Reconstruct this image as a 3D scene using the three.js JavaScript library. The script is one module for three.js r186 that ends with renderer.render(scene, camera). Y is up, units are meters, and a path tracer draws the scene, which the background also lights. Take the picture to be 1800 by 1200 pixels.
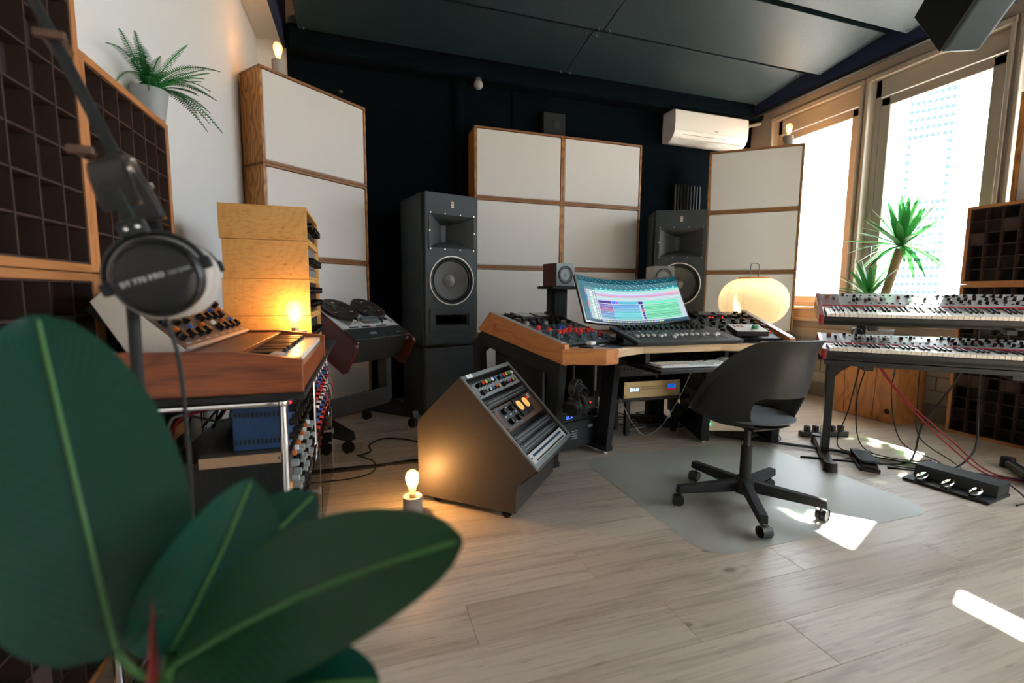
import * as THREE from 'three';
import { RoundedBoxGeometry } from 'three/addons/geometries/RoundedBoxGeometry.js';
import { mergeGeometries, mergeVertices, toCreasedNormals } from 'three/addons/utils/BufferGeometryUtils.js';
import { RectAreaLightUniformsLib } from 'three/addons/lights/RectAreaLightUniformsLib.js';
import { Brush, Evaluator, SUBTRACTION } from 'three-bvh-csg';

// ---------- camera, sky, sun, exposure ----------
RectAreaLightUniformsLib.init();
const renderer = new THREE.WebGLRenderer({ antialias: true });
renderer.toneMapping = THREE.LinearToneMapping;
renderer.toneMappingExposure = 2.55;
renderer.shadowMap.enabled = true;
const scene = new THREE.Scene();
const R = (d) => (d * Math.PI) / 180;
const camera = new THREE.PerspectiveCamera(73.06, 1.5, 0.02, 900);
camera.position.set(0, 1.05, 0);
camera.rotation.set(R(-5.886), R(-17.889), R(0.4217), 'YXZ');
camera.focus = 2.9;
camera.userData.fStop = 2.5;
scene.add(camera);
scene.background = new THREE.Color().setRGB(0.87, 0.96, 1.05);
scene.backgroundIntensity = 6;
const sun = new THREE.DirectionalLight(new THREE.Color().setRGB(1, 0.95, 0.86), 30);
sun.position.set(1.97 + 12, 12.1, -1.2 - 4.92);
sun.target.position.set(1.97, 0, -1.2);
sun.castShadow = true;
Object.assign(sun.shadow.camera, { left: -8, right: 8, top: 8, bottom: -8, near: 0.5, far: 40 });
sun.shadow.mapSize.set(2048, 2048);
sun.name = 'sun';
scene.add(sun, sun.target);

// ---------- helpers ----------
let seed = 7;
const rnd = () => { seed = (seed + 0x6d2b79f5) | 0; let t = Math.imul(seed ^ (seed >>> 15), 1 | seed); t = (t + Math.imul(t ^ (t >>> 7), 61 | t)) ^ t; return ((t ^ (t >>> 14)) >>> 0) / 4294967296; };
const rr = (a, b) => a + (b - a) * rnd();
const V = (x, y, z) => new THREE.Vector3(x, y, z);
const used = {};
const numbered = (n) => { used[n] = (used[n] || 0) + 1; return used[n] === 1 ? n : n + '_' + String(used[n] - 1).padStart(3, '0'); };
function at(g, x = 0, y = 0, z = 0, rx = 0, ry = 0, rz = 0) {
  g.applyMatrix4(new THREE.Matrix4().compose(V(x, y, z), new THREE.Quaternion().setFromEuler(new THREE.Euler(rx, ry, rz, 'YXZ')), V(1, 1, 1)));
  return g;
}
// uv in metres from the dominant axis; grain runs along the longest side unless told
function uvm(g, grain, ou = 0, ov = 0) {
  const h = g; h.computeBoundingBox();
  const p = h.attributes.position, n = h.attributes.normal, uv = new Float32Array(p.count * 2), s = h.boundingBox.getSize(V(0, 0, 0));
  const long = grain ?? (s.x >= s.y && s.x >= s.z ? 'x' : s.y >= s.z ? 'y' : 'z');
  for (let i = 0; i < p.count; i++) {
    const c = { x: p.getX(i), y: p.getY(i), z: p.getZ(i) }, a = [Math.abs(n.getX(i)), Math.abs(n.getY(i)), Math.abs(n.getZ(i))];
    const k = a[0] > a[1] && a[0] > a[2] ? 'x' : a[1] > a[2] ? 'y' : 'z', rest = ['x', 'y', 'z'].filter((q) => q !== k);
    const u = rest.includes(long) ? long : rest[0], v = rest.find((q) => q !== u);
    uv[i * 2] = c[u] + ou; uv[i * 2 + 1] = c[v] + ov + (k === 'x' ? 0.37 : k === 'y' ? 0.71 : 0);
  }
  h.setAttribute('uv', new THREE.BufferAttribute(uv, 2));
  return h;
}
const box = (w, h, d, x = 0, y = 0, z = 0, r = 0, grain) => at(uvm(r ? new RoundedBoxGeometry(w, h, d, 2, Math.min(r, w * 0.49, h * 0.49, d * 0.49)) : new THREE.BoxGeometry(w, h, d), grain), x, y, z);
const cyl = (r1, r2, h, x = 0, y = 0, z = 0, seg = 18, axis = 'y') => { const g = new THREE.CylinderGeometry(r1, r2, h, seg); if (axis === 'x') g.rotateZ(-Math.PI / 2); if (axis === 'z') g.rotateX(Math.PI / 2); return g.translate(x, y, z); };
const sph = (r, x = 0, y = 0, z = 0, a = 16, b = 12) => new THREE.SphereGeometry(r, a, b).translate(x, y, z);
const lathe = (pts, seg = 28) => new THREE.LatheGeometry(pts.map(([x, y]) => new THREE.Vector2(x, y)), seg);
const tube = (pts, r, n = 24, seg = 6, closed = false) => new THREE.TubeGeometry(new THREE.CatmullRomCurve3(pts.map((p) => V(...p)), closed, 'centripetal'), n, r, seg, closed);
function bar(a, b, r, seg = 12) { const A = V(...a), B = V(...b), d = B.clone().sub(A), g = new THREE.CylinderGeometry(r, r, d.length(), seg); g.applyQuaternion(new THREE.Quaternion().setFromUnitVectors(V(0, 1, 0), d.normalize())); return g.translate(...A.add(B).multiplyScalar(0.5).toArray()); }
const shapeOf = (pts) => { const s = new THREE.Shape(); pts.forEach(([x, y], i) => (i ? s.lineTo(x, y) : s.moveTo(x, y))); s.closePath(); return s; };
const extr = (s, d, bevel = 0, grain = 'x', cs = 10) => uvm(new THREE.ExtrudeGeometry(s, { depth: d, bevelEnabled: bevel > 0, bevelSize: bevel, bevelThickness: bevel, bevelSegments: 2, curveSegments: cs, steps: 1 }), grain);
const rect = (w, h, r, x = 0, y = 0) => { const s = new THREE.Shape(), a = x - w / 2, b = y - h / 2; s.moveTo(a + r, b); s.lineTo(a + w - r, b); s.absarc(a + w - r, b + r, r, -Math.PI / 2, 0); s.lineTo(a + w, b + h - r); s.absarc(a + w - r, b + h - r, r, 0, Math.PI / 2); s.lineTo(a + r, b + h); s.absarc(a + r, b + h - r, r, Math.PI / 2, Math.PI); s.lineTo(a, b + r); s.absarc(a + r, b + r, r, Math.PI, Math.PI * 1.5); return s; };
const join = (list) => mergeGeometries(list.map((g) => { const h = g.index ? g.toNonIndexed() : g; for (const k of Object.keys(h.attributes)) if (!['position', 'normal', 'uv'].includes(k)) h.deleteAttribute(k); return h; }));
function mesh(name, g, m) { const o = new THREE.Mesh(g, m); o.name = name; o.castShadow = o.receiveShadow = true; return o; }
function part(parent, name, g, m, pos, rot) { const o = mesh(name, Array.isArray(g) ? join(g) : g, m); if (pos) o.position.set(...pos); if (rot) o.rotation.set(...rot); parent.add(o); return o; }
function thing(name, label, category, [x, y, z] = [0, 0, 0], turn = 0, group) {
  const o = new THREE.Group(); o.name = numbered(name); o.position.set(x, y, z); o.rotation.y = R(turn); o.userData = { label, category }; if (group) o.userData.group = group; scene.add(o); return o;
}
function solo(name, label, category, g, m, group) { const o = mesh(numbered(name), Array.isArray(g) ? join(g) : g, m); o.userData = { label, category }; if (group) o.userData.group = group; scene.add(o); return o; }
function struct(name, g, m, label, category) { const o = g ? mesh(numbered(name), Array.isArray(g) ? join(g) : g, m) : new THREE.Group(); if (!g) o.name = numbered(name); o.userData = { kind: 'structure', label, category }; scene.add(o); return o; }
function copyOf(o, name, label, [x, y, z], turn) { const c = o.clone(); c.name = numbered(name); c.userData = { ...o.userData, label }; c.position.set(x, y, z); c.rotation.y = R(turn); scene.add(c); return c; }

// ---------- textures ----------
const NT = new Float32Array(65536).map(() => rnd());
const sm = (t) => t * t * (3 - 2 * t);
function vn(x, y, px, py, o = 0) { // value noise with a period
  const xi = Math.floor(x), yi = Math.floor(y), fx = sm(x - xi), fy = sm(y - yi), X = ((xi % px) + px) % px, Y = ((yi % py) + py) % py, X1 = (X + 1) % px, Y1 = (Y + 1) % py;
  const h = (a, b) => NT[(a * 157 + b * 2731 + o * 911 + ((a * b) & 1023) * 13) & 65535];
  const a = h(X, Y), b = h(X1, Y), c = h(X, Y1), d = h(X1, Y1);
  return a + (b - a) * fx + (c - a) * fy + (a - b - c + d) * fx * fy;
}
const mix3 = (a, b, t) => [0, 1, 2].map((i) => a[i] + (b[i] - a[i]) * t);
const rgb = (h) => [(h >> 16) & 255, (h >> 8) & 255, h & 255];
function dataTex(w, h, f, size, srgb = true) {
  const d = new Uint8Array(w * h * 4);
  for (let y = 0; y < h; y++) for (let x = 0; x < w; x++) { const c = f(x / w, y / h), i = (y * w + x) * 4; d[i] = Math.max(0, Math.min(255, c[0])); d[i + 1] = Math.max(0, Math.min(255, c[1])); d[i + 2] = Math.max(0, Math.min(255, c[2])); d[i + 3] = 255; }
  const t = new THREE.DataTexture(d, w, h); t.wrapS = t.wrapT = THREE.RepeatWrapping; t.magFilter = THREE.LinearFilter; t.minFilter = THREE.LinearMipmapLinearFilter; t.generateMipmaps = true;
  if (srgb) t.colorSpace = THREE.SRGBColorSpace;
  t.repeat.set(1 / size[0], 1 / size[1]); t.needsUpdate = true; return t;
}
// wood: grain runs along u; size in metres
function wood(base, dark, { size = [1.2, 0.6], w = 768, h = 384, rings = 5, wave = 1.2, fig = 0.5, streak = 0.5, fleck = 0.15, knots = 0, o = 0, light } = {}) {
  const B = rgb(base), D = rgb(dark), L = light ? rgb(light) : B, K = [];
  for (let i = 0; i < knots; i++) K.push([rnd(), rnd(), rr(0.012, 0.03)]);
  return dataTex(w, h, (u, v) => {
    let bend = 0, kn = 0;
    for (const [ku, kv, kr] of K) { let du = Math.abs(u - ku), dv = Math.abs(v - kv); du = Math.min(du, 1 - du) * size[0]; dv = Math.min(dv, 1 - dv) * size[1]; const q = Math.exp(-(du * du * 0.25 + dv * dv) / (kr * kr * 4)), qq = Math.exp(-(du * du * 0.35 + dv * dv) / (kr * kr * 0.6)); bend += q * 1.3; kn = Math.max(kn, qq); }
    const wv = vn(u * 3, v * 4, 3, 4, o) * 0.6 + vn(u * 7, v * 9, 7, 9, o + 1) * 0.25;
    const r = Math.abs(((v * rings + wv * wave * 2 + bend) % 1) * 2 - 1), ring = Math.pow(r, 2.2);
    const s = vn(u * 9, v * 70, 9, 70, o + 2) * 0.55 + vn(u * 24, v * 160, 24, 160, o + 3) * 0.45, f = vn(u * 40, v * 190, 40, 190, o + 4);
    const tone = vn(u * 2, v * 3, 2, 3, o + 5);
    let t = ring * fig + (s - 0.5) * streak + (f > 0.8 ? (f - 0.8) * 5 * fleck : 0);
    let c = mix3(mix3(B, L, tone), D, Math.max(0, Math.min(1, t)));
    if (kn > 0.02) c = mix3(c, D.map((x) => x * 0.9), Math.min(0.55, kn));
    return c;
  }, size);
}
const grainTex = (a, b, f1, f2, size, w = 256, o = 0) => dataTex(w, w, (u, v) => mix3(rgb(a), rgb(b), vn(u * f1, v * f1, f1, f1, o) * 0.5 + vn(u * f2, v * f2, f2, f2, o + 7) * 0.5), [size, size]);
function canvas(w, h, draw) { const c = document.createElement('canvas'); c.width = w; c.height = h; draw(c.getContext('2d'), w, h); const t = new THREE.CanvasTexture(c); t.colorSpace = THREE.SRGBColorSpace; t.magFilter = THREE.LinearFilter; return t; }

// ---------- materials ----------
const mat = (color, roughness = 0.6, extra = {}) => new THREE.MeshStandardMaterial({ color, roughness, ...extra });
const phys = (o) => new THREE.MeshPhysicalMaterial(o);
const feltTex = grainTex(0xb0b0b0, 0xffffff, 40, 120, 0.5, 256, 1), bumpTex = grainTex(0x404040, 0xffffff, 64, 128, 0.3, 256, 3);
const lin = (t) => { const c = t.clone(); c.colorSpace = THREE.NoColorSpace; c.needsUpdate = true; return c; };
const feltBump = lin(bumpTex);
const M = {
  floor: [0, 1, 2].map((i) => mat(0xffffff, 0.36, { map: wood([0xc0b3a2, 0xc8bbab, 0xb5a796][i], 0x76655a, { size: [2.6, 0.8], w: 1024, h: 512, rings: 5, wave: 1.3, fig: 0.22, streak: 0.55, fleck: 0.3, knots: 3, o: i * 11, light: [0xd0c4b5, 0xbcae9d, 0xc4b7a6][i] }) })),
  pine: mat(0xe2dcd6, 0.5, { map: wood(0xc98a52, 0x8a5426, { size: [0.9, 0.5], w: 512, h: 256, rings: 7, fig: 0.3, streak: 0.4, o: 20, light: 0xd79b62 }) }),
  oak: mat(0xffffff, 0.45, { map: wood(0xb47a3c, 0x69401a, { size: [0.8, 0.4], w: 512, h: 256, rings: 6, wave: 2.2, fig: 0.75, streak: 0.5, o: 30, light: 0xc48a48 }) }),
  ply: mat(0xffffff, 0.5, { map: wood(0xd09c58, 0xa06a34, { size: [0.6, 0.6], w: 512, h: 512, rings: 3, wave: 4.5, fig: 0.16, streak: 0.3, fleck: 0.6, o: 40, light: 0xdcac66 }) }),
  cherry: mat(0xffffff, 0.42, { map: wood(0xc07a40, 0x85491f, { size: [0.9, 0.45], w: 512, h: 256, rings: 4, wave: 2.4, fig: 0.3, streak: 0.35, fleck: 0.3, o: 50, light: 0xcd8a4e }) }),
  maple: mat(0xffffff, 0.4, { map: wood(0xd6b58c, 0xa98558, { size: [0.9, 0.3], w: 512, h: 128, rings: 5, fig: 0.25, streak: 0.4, o: 55, light: 0xe2c49c }) }),
  walnut: mat(0xffffff, 0.35, { map: wood(0x8e4a24, 0x4a2110, { size: [0.8, 0.3], w: 512, h: 256, rings: 6, wave: 1.6, fig: 0.45, streak: 0.6, o: 60, light: 0x9c5630 }) }),
  mahog: mat(0xffffff, 0.38, { map: wood(0x4c1d16, 0x2a100c, { size: [0.6, 0.3], w: 256, h: 256, rings: 5, fig: 0.3, streak: 0.6, o: 70, light: 0x58241b }) }),
  block: mat(0xffffff, 0.55, { map: wood(0xb2743c, 0x7a4520, { size: [0.9, 0.7], w: 512, h: 384, rings: 5, wave: 2, fig: 0.4, streak: 0.45, knots: 3, o: 80, light: 0xc08348 }) }),
  trimWood: mat(0xffffff, 0.5, { map: wood(0x8d5d30, 0x55341a, { size: [0.7, 0.2], w: 256, h: 64, rings: 6, fig: 0.3, streak: 0.7, o: 90 }) }),
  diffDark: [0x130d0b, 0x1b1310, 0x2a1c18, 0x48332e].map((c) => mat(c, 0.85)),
  slat: mat(0x33211a, 0.75),
  wallWhite: mat(0xd9d7d3, 0.9), winPaint: mat(0xb0a698, 0.55), brick: [0xb3a998, 0xaaa08f, 0xbbb1a0].map((c) => mat(c, 0.85)),
  fabricWhite: mat(0xd6d3ce, 0.95, { bumpMap: feltBump, bumpScale: 0.0006 }),
  blackWall: phys({ color: 0x07131b, roughness: 0.95, specularIntensity: 0.15, map: feltTex, bumpMap: feltBump, bumpScale: 0.001 }),
  ceilPanel: mat(0x20373d, 0.52, { map: feltTex, bumpMap: feltBump, bumpScale: 0.0008 }),
  ceilDark: mat(0x0a1017, 0.9), blueFascia: mat(0x0d1f45, 0.8),
  black: mat(0x141617, 0.5), blackMatte: mat(0x121618, 0.75), blackGloss: mat(0x0b0c0d, 0.25), blackMetal: mat(0x14191b, 0.42, { metalness: 0.2 }), blackPlastic: mat(0x1a1c1d, 0.45),
  speaker: mat(0x283235, 0.62, { bumpMap: feltBump, bumpScale: 0.0004 }), speakerDark: mat(0x232829, 0.6), horn: mat(0x33393a, 0.55), cone: mat(0x5a5c5b, 0.7), coneDark: mat(0x16181a, 0.55), cap: mat(0x77797a, 0.5),
  chrome: mat(0xf0f0f0, 0.08, { metalness: 1 }), steel: mat(0xb9bcbd, 0.3, { metalness: 1 }), alu: mat(0xa9adae, 0.42, { metalness: 0.75 }), darkSteel: mat(0x565b5d, 0.45, { metalness: 0.6 }),
  gold: mat(0xc7b186, 0.38, { metalness: 0.65 }), rackPaint: mat(0x3b3530, 0.6, { bumpMap: feltBump, bumpScale: 0.0003 }), rackGrey: mat(0x6e7678, 0.45), brownPanel: mat(0x5d4334, 0.5, { metalness: 0.2 }), tealPanel: mat(0x2b3a3f, 0.45), darkPanel: mat(0x1c2224, 0.45), greyPanel: mat(0x8f938f, 0.5),
  whitePlastic: mat(0xe6e4e0, 0.4), keyWhite: mat(0xece7dc, 0.3), keyBlack: mat(0x101112, 0.3), red: mat(0xb3141c, 0.4), redGloss: mat(0x8d0f18, 0.25), knobRed: mat(0xd62a22, 0.4), knobBlue: mat(0x2c5fb8, 0.4), knobTeal: mat(0x3c5a62, 0.45), knobGrey: mat(0x8b9496, 0.4), knobGreen: mat(0x2d8d62, 0.4), knobYellow: mat(0xd9b545, 0.4), knobWhite: mat(0xe2e2de, 0.4), knobOrange: mat(0xd06a22, 0.4),
  acWhite: mat(0xece9e4, 0.35), cement: mat(0xa19a92, 0.85, { bumpMap: feltBump, bumpScale: 0.0006 }), potGrey: mat(0x8b9092, 0.6), rubber: mat(0x0d0e0f, 0.6), velourGrey: mat(0xb0aaa4, 0.95), blueBox: mat(0x123a63, 0.5), beigeMetal: mat(0xa8876a, 0.5), cream: mat(0xc7bfb5, 0.5), soil: mat(0x2a1e15, 0.95),
  fern: [0x24763a, 0x1c6230, 0x2f8a42].map((c) => phys({ color: c, roughness: 0.6, specularIntensity: 0.3, transmission: 0.3, side: THREE.DoubleSide })), yucca: [0x3f9a48, 0x2f7f3c, 0x57ad57].map((c) => phys({ color: c, roughness: 0.5, transmission: 0.35, side: THREE.DoubleSide })),
  trunk: mat(0x9c8468, 0.95, { bumpMap: feltBump, bumpScale: 0.004 }),
  glass: phys({ color: 0xffffff, roughness: 0.02, transmission: 1, thickness: 0, ior: 1.45 }), smoked: phys({ color: 0x6b655f, roughness: 0.03, transmission: 1, thickness: 0, ior: 1.5 }), bulbGlass: phys({ color: 0xfff3dd, roughness: 0.05, transmission: 0.86, thickness: 0, ior: 1.4, emissive: 0xffb060, emissiveIntensity: 2 }),
  paper: phys({ color: 0xe9dfc8, roughness: 1, transmission: 0.4, thickness: 0, side: THREE.DoubleSide }),
  matSheet: phys({ color: 0xf1f4f1, roughness: 0.5, transmission: 0.88, thickness: 0, ior: 1.5 }),
  cable: mat(0x0e0f10, 0.55), cableRed: mat(0x9c1820, 0.5), cableGrey: mat(0x8d8f8f, 0.5),
  ledRed: mat(0x551010, 0.4, { emissive: 0xff2a1c, emissiveIntensity: 0.9 }), ledGreen: mat(0x0f4a2c, 0.4, { emissive: 0x2cff7a, emissiveIntensity: 1.8 }), ledBlue: mat(0x101a55, 0.4, { emissive: 0x3a5cff, emissiveIntensity: 2.5 }),
  filament: mat(0xffc070, 0.5, { emissive: 0xffb45a, emissiveIntensity: 14 }),
};

// ---------- the room ----------
const XL = -0.82, XR = 4.57, ZB = -4.72, ZF = 2.6, YC = 3.75;
{ // floor: a screed slab under oak planks laid along x
  const fl = struct('floor', box(XR - XL + 0.6, 0.06, ZF - ZB + 0.6, (XR + XL) / 2, -0.045, (ZF + ZB) / 2), mat(0x3a3028, 0.9), 'greyish oak plank floor of the studio', 'floor');
  const PW = 0.19, PL = 1.29, gap = 0.0012, geos = [];
  for (let i = 0; i < 15; i++) { const g = new RoundedBoxGeometry(PL - gap, 0.014, PW - gap, 1, 0.0012); uvm(g, 'x', i * 0.531, i * 0.213); geos.push(g); }
  const half = {};
  let row = 0, k = 0;
  for (let z = -1.06 - 0.095 - 19 * PW; z < ZF; z += PW, row++) {
    let x0 = XL - [0.1, 0.75, 0.42, 1.05, 0.27, 0.9][row % 6] - rr(0, 0.1);
    for (; x0 < XR; x0 += PL) {
      const a = Math.max(x0, XL), b = Math.min(x0 + PL, XR), len = b - a; if (len < 0.02) continue;
      let g = geos[Math.floor(rnd() * 15)];
      if (len < PL - 0.001) { g = new RoundedBoxGeometry(len - gap, 0.014, PW - gap, 1, 0.0012); uvm(g, 'x', rr(0, 2.6), rr(0, 0.8)); }
      const zc = Math.max(z, ZB + 0.095);
      part(fl, 'plank', g, M.floor[Math.floor(rnd() * 3)], [(a + b) / 2, -0.007, zc]); k++;
    }
  }
}
struct('wall_left', box(0.2, YC, ZF - ZB + 0.4, XL - 0.1, YC / 2, (ZF + ZB) / 2), M.wallWhite, 'white plaster wall behind the wooden diffusers', 'wall');
struct('wall_front', box(XR - XL + 0.4, YC, 0.2, (XR + XL) / 2, YC / 2, ZF + 0.1), M.wallWhite, 'white wall behind the viewer', 'wall');
{
  const w = struct('wall_back', box(XR - XL + 0.4, YC, 0.2, (XR + XL) / 2, YC / 2, ZB - 0.1), M.wallWhite, 'rear wall clad in black fabric behind the loudspeakers', 'wall');
  const X0 = -0.585;
  part(w, 'fabric_panel', box(XR - X0, 3.2, 0.03, (XR + X0) / 2, 1.6, ZB + 0.016), M.blackWall);
  part(w, 'fabric_panel', box(1.06, 0.9, 0.02, 2.02, 2.66, ZB + 0.04, 0.006), M.blackWall);
  part(w, 'panel_edge', box(0.02, 3.2, 0.05, X0 - 0.01, 1.6, ZB + 0.026), M.winPaint);
  part(w, 'fabric_beam', box(XR - X0 - 0.02, 0.22, 0.22, (XR + X0) / 2, 3.2, ZB + 0.13, 0.05), M.blackWall);
  part(w, 'pipe_cover', [cyl(0.05, 0.05, 2.2, 0.94, 2.0, ZB + 0.06, 20), cyl(0.075, 0.05, 0.12, 0.94, 3.05, ZB + 0.06, 20)], M.blackWall);
}
{ // ceiling: dark slab with hung rows of sloping absorber boards
  const c = struct('ceiling', box(XR - XL + 0.8, 0.2, ZF - ZB + 0.6, (XR + XL) / 2, YC + 0.1, (ZF + ZB) / 2), M.ceilDark, 'dark ceiling with rows of hung sloping acoustic boards', 'ceiling');
  const tilt = Math.atan(0.085 / 0.6), g = uvm(new RoundedBoxGeometry(2.394, 0.05, 0.606, 1, 0.004));
  for (let k = 0; k < 9; k++) for (const xc of [0.74, 3.14]) {
    const z0 = -4.4 + k * 0.767;
    part(c, 'ceiling_board', g, M.ceilPanel, [xc, 3.2575 + 0.025, z0 + 0.3], [tilt * -1, 0, 0]);
    if (k < 4) for (const dx of [-1.15, 1.15]) for (const dz of [0.03, 0.57]) part(c, 'hook', [cyl(0.006, 0.006, 0.02, 0, 0, 0, 8), bar([0, 0, 0], [0, 0.3, 0], 0.002, 5)], M.steel, [xc + dx, 3.215 + dz * 0.14 - 0.008, z0 + dz]);
  }
  part(c, 'fascia', box(0.03, 0.62, ZF - ZB, 4.405, 3.45, (ZF + ZB) / 2), M.blueFascia);
  part(c, 'fascia', box(0.03, 0.6, ZF - ZB, -0.6, 3.47, (ZF + ZB) / 2), M.blueFascia);
  part(c, 'fascia_trim', box(0.05, 0.03, ZF - ZB, 4.41, 3.13, (ZF + ZB) / 2, 0.006), M.black);
  part(c, 'side_soffit', box(0.24, 0.06, ZF - ZB, -0.72, 3.27, (ZF + ZB) / 2), M.wallWhite);
  part(c, 'cable_bundle', [tube([[-0.64, 3.2, -3.2], [-0.65, 3.1, -3.5], [-0.63, 3.12, -3.8], [-0.66, 3.22, -3.95]], 0.025, 16, 8), tube([[-0.6, 3.22, -3.3], [-0.64, 3.06, -3.62], [-0.62, 3.2, -3.9]], 0.018, 16, 8)], M.cable);
}
// window wall
const WIN = []; for (let i = 0; i < 6; i++) { const z0 = -4.37 + i * 1.075; WIN.push([z0, z0 + 1.01]); }
{
  const w = struct('wall_right', [box(0.34, 0.93, ZF - ZB + 0.4, XR + 0.17, 0.465, (ZF + ZB) / 2), box(0.34, YC - 3.06, ZF - ZB + 0.4, XR + 0.17, (YC + 3.06) / 2, (ZF + ZB) / 2),
    ...[...WIN.keys(), 6].map((i) => { const a = i ? WIN[i - 1][1] : ZB - 0.2, b = i < 6 ? WIN[i][0] : ZF + 0.2; return box(0.34, 2.13, b - a, XR + 0.17, 1.995, (a + b) / 2); })], M.winPaint, 'cream window wall with wide casement windows', 'wall');
  part(w, 'ledge', box(0.05, 0.035, ZF - ZB, XR - 0.02, 0.8, (ZF + ZB) / 2, 0.006), M.winPaint);
  part(w, 'trunking', box(0.035, 0.1, ZF - ZB, XR - 0.016, 0.66, (ZF + ZB) / 2, 0.008), M.winPaint);
  const g = [0, 1, 2].map((i) => new RoundedBoxGeometry([0.246, 0.24, 0.252][i], 0.112, 0.024, 1, 0.004).rotateY(Math.PI / 2));
  for (let r = 0; r < 4; r++) for (let i = 0; i < 11; i++) part(w, 'brick', g[(i + r) % 3], M.brick[(i * 2 + r) % 3], [XR - 0.006, 0.205 + r * 0.12, ZB + 0.14 + i * 0.257 + (r % 2) * 0.12]);
  struct('baseboard_right', box(0.02, 0.14, ZF - ZB, XR - 0.01, 0.07, (ZF + ZB) / 2, 0.004), mat(0x8d857a, 0.7), 'grey baseboard under the windows', 'baseboard');
}
WIN.forEach(([z0, z1], i) => {
  const w = struct('window_' + (i + 1), null, null, ['cream casement window behind the right white acoustic panels', 'tall casement window behind the yucca palm', 'casement window above the right wooden diffuser', 'casement window beside the viewer', 'casement window behind the viewer', 'rearmost casement window'][i], 'window');
  const zc = (z0 + z1) / 2, W = z1 - z0, y0 = 0.93, y1 = 3.06, XG = XR + 0.12;
  for (const [n, g] of [['casing', [box(0.03, 0.05, W + 0.05, XR - 0.012, y1 + 0.0, zc, 0.008), box(0.03, y1 - y0, 0.03, XR - 0.012, (y0 + y1) / 2, z0 - 0.005, 0.008), box(0.03, y1 - y0, 0.03, XR - 0.012, (y0 + y1) / 2, z1 + 0.005, 0.008)]],
    ['window_frame', [box(0.07, 0.16, W, XG, y1 - 0.08, zc, 0.006), box(0.07, 0.05, W, XG, y0 + 0.025, zc), box(0.07, y1 - y0, 0.055, XG, (y0 + y1) / 2, z0 + 0.0275, 0.006), box(0.07, y1 - y0, 0.055, XG, (y0 + y1) / 2, z1 - 0.0275, 0.006)]],
    ['sash', [box(0.06, 0.085, W - 0.12, XG - 0.012, 2.845, zc, 0.008), box(0.06, 0.08, W - 0.12, XG - 0.012, 1.015, zc, 0.008), box(0.06, 1.9, 0.085, XG - 0.012, 1.93, z0 + 0.1, 0.008), box(0.06, 1.9, 0.085, XG - 0.012, 1.93, z1 - 0.1, 0.008)]],
    ['window_sill', box(0.22, 0.03, W + 0.06, XR + 0.05, y0 - 0.005, zc, 0.008)]]) part(w, n, g, M.winPaint);
  part(w, 'pane', box(0.008, 1.78, W - 0.28, XG, 1.93, zc), M.glass);
  part(w, 'window_handle', [box(0.012, 0.07, 0.03, XG - 0.05, 1.5, z0 + 0.1, 0.005), cyl(0.008, 0.008, 0.03, XG - 0.065, 1.515, z0 + 0.1, 10, 'x'), box(0.012, 0.13, 0.018, XG - 0.08, 1.46, z0 + 0.1, 0.006)], M.steel);
});
// outside: tower block and ground
{
  const t = thing('office_tower', 'pale office tower seen through the window behind the yucca', 'building', [124, -14, -75], -58.5);
  part(t, 'tower_body', box(8, 62, 8, 0, 31, 0), mat(0xf2f2f0, 0.8));
  const pane = phys({ color: 0x3a4a50, roughness: 1, specularIntensity: 0 }), g = new THREE.BoxGeometry(0.7, 0.85, 0.1);
  for (let r = 0; r < 33; r++) {
    const row = []; const mid = r > 19 && r < 27;
    for (let c = 0; c < 8; c++) { if (mid && c > 0 && c < 7) continue; row.push(g.clone().translate(-3.4 + c * 0.97, 0, 0)); }
    part(t, 'window_row', row, pane, [0, 1.6 + r * 1.82, 4.02]);
  }
  { // added unseen tree: its leafy branch blocks sun through the lower second window
    const t = thing('added_shade_tree', 'added unseen tree outside, right of the windows, placed to block sun', 'tree', [9.6, -14, -1.2]);
    part(t, 'tree_trunk', tube([[0, 0, 0], [0.1, 8, 0.1], [0, 16, 0], [-0.1, 18.6, -0.3]], 0.16, 20, 10), M.trunk); part(t, 'branch', tube([[-0.1, 18.4, -0.25], [-0.7, 18.9, -1.4], [-1.4, 19.3, -3.1]], 0.05, 14, 8), M.trunk);
    const lg = new THREE.BufferGeometry(); lg.setAttribute('position', new THREE.Float32BufferAttribute([0, 0, 0, 0.05, 0.01, 0.05, 0, 0, 0.12, 0, 0, 0, 0, 0, 0.12, -0.05, 0.01, 0.05], 3)); lg.computeVertexNormals();
    const N = 2600, im = new THREE.InstancedMesh(lg, M.yucca[1], N), q = new THREE.Matrix4(); im.name = 'foliage'; im.userData.kind = 'stuff';
    for (let i = 0; i < N; i++) { const a = rr(0, 6.283), b = Math.acos(rr(-1, 1)), r = Math.cbrt(rnd()); q.compose(V(-1.72 + Math.cos(a) * Math.sin(b) * r * 0.74, 19.36 + Math.cos(b) * r * 0.7, -3.25 + Math.sin(a) * Math.sin(b) * r * 0.66), new THREE.Quaternion().setFromEuler(new THREE.Euler(rr(0, 6), rr(0, 6), rr(0, 6))), V(1, 1, 1).multiplyScalar(rr(0.8, 1.4))); im.setMatrixAt(i, q); }
    im.castShadow = true; t.add(im);
  }
  solo('street_ground', 'bright ground far below the windows', 'ground', box(400, 0.5, 400, 210, -14.3, -60), mat(0xb9b4ab, 0.9));
}

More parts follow.
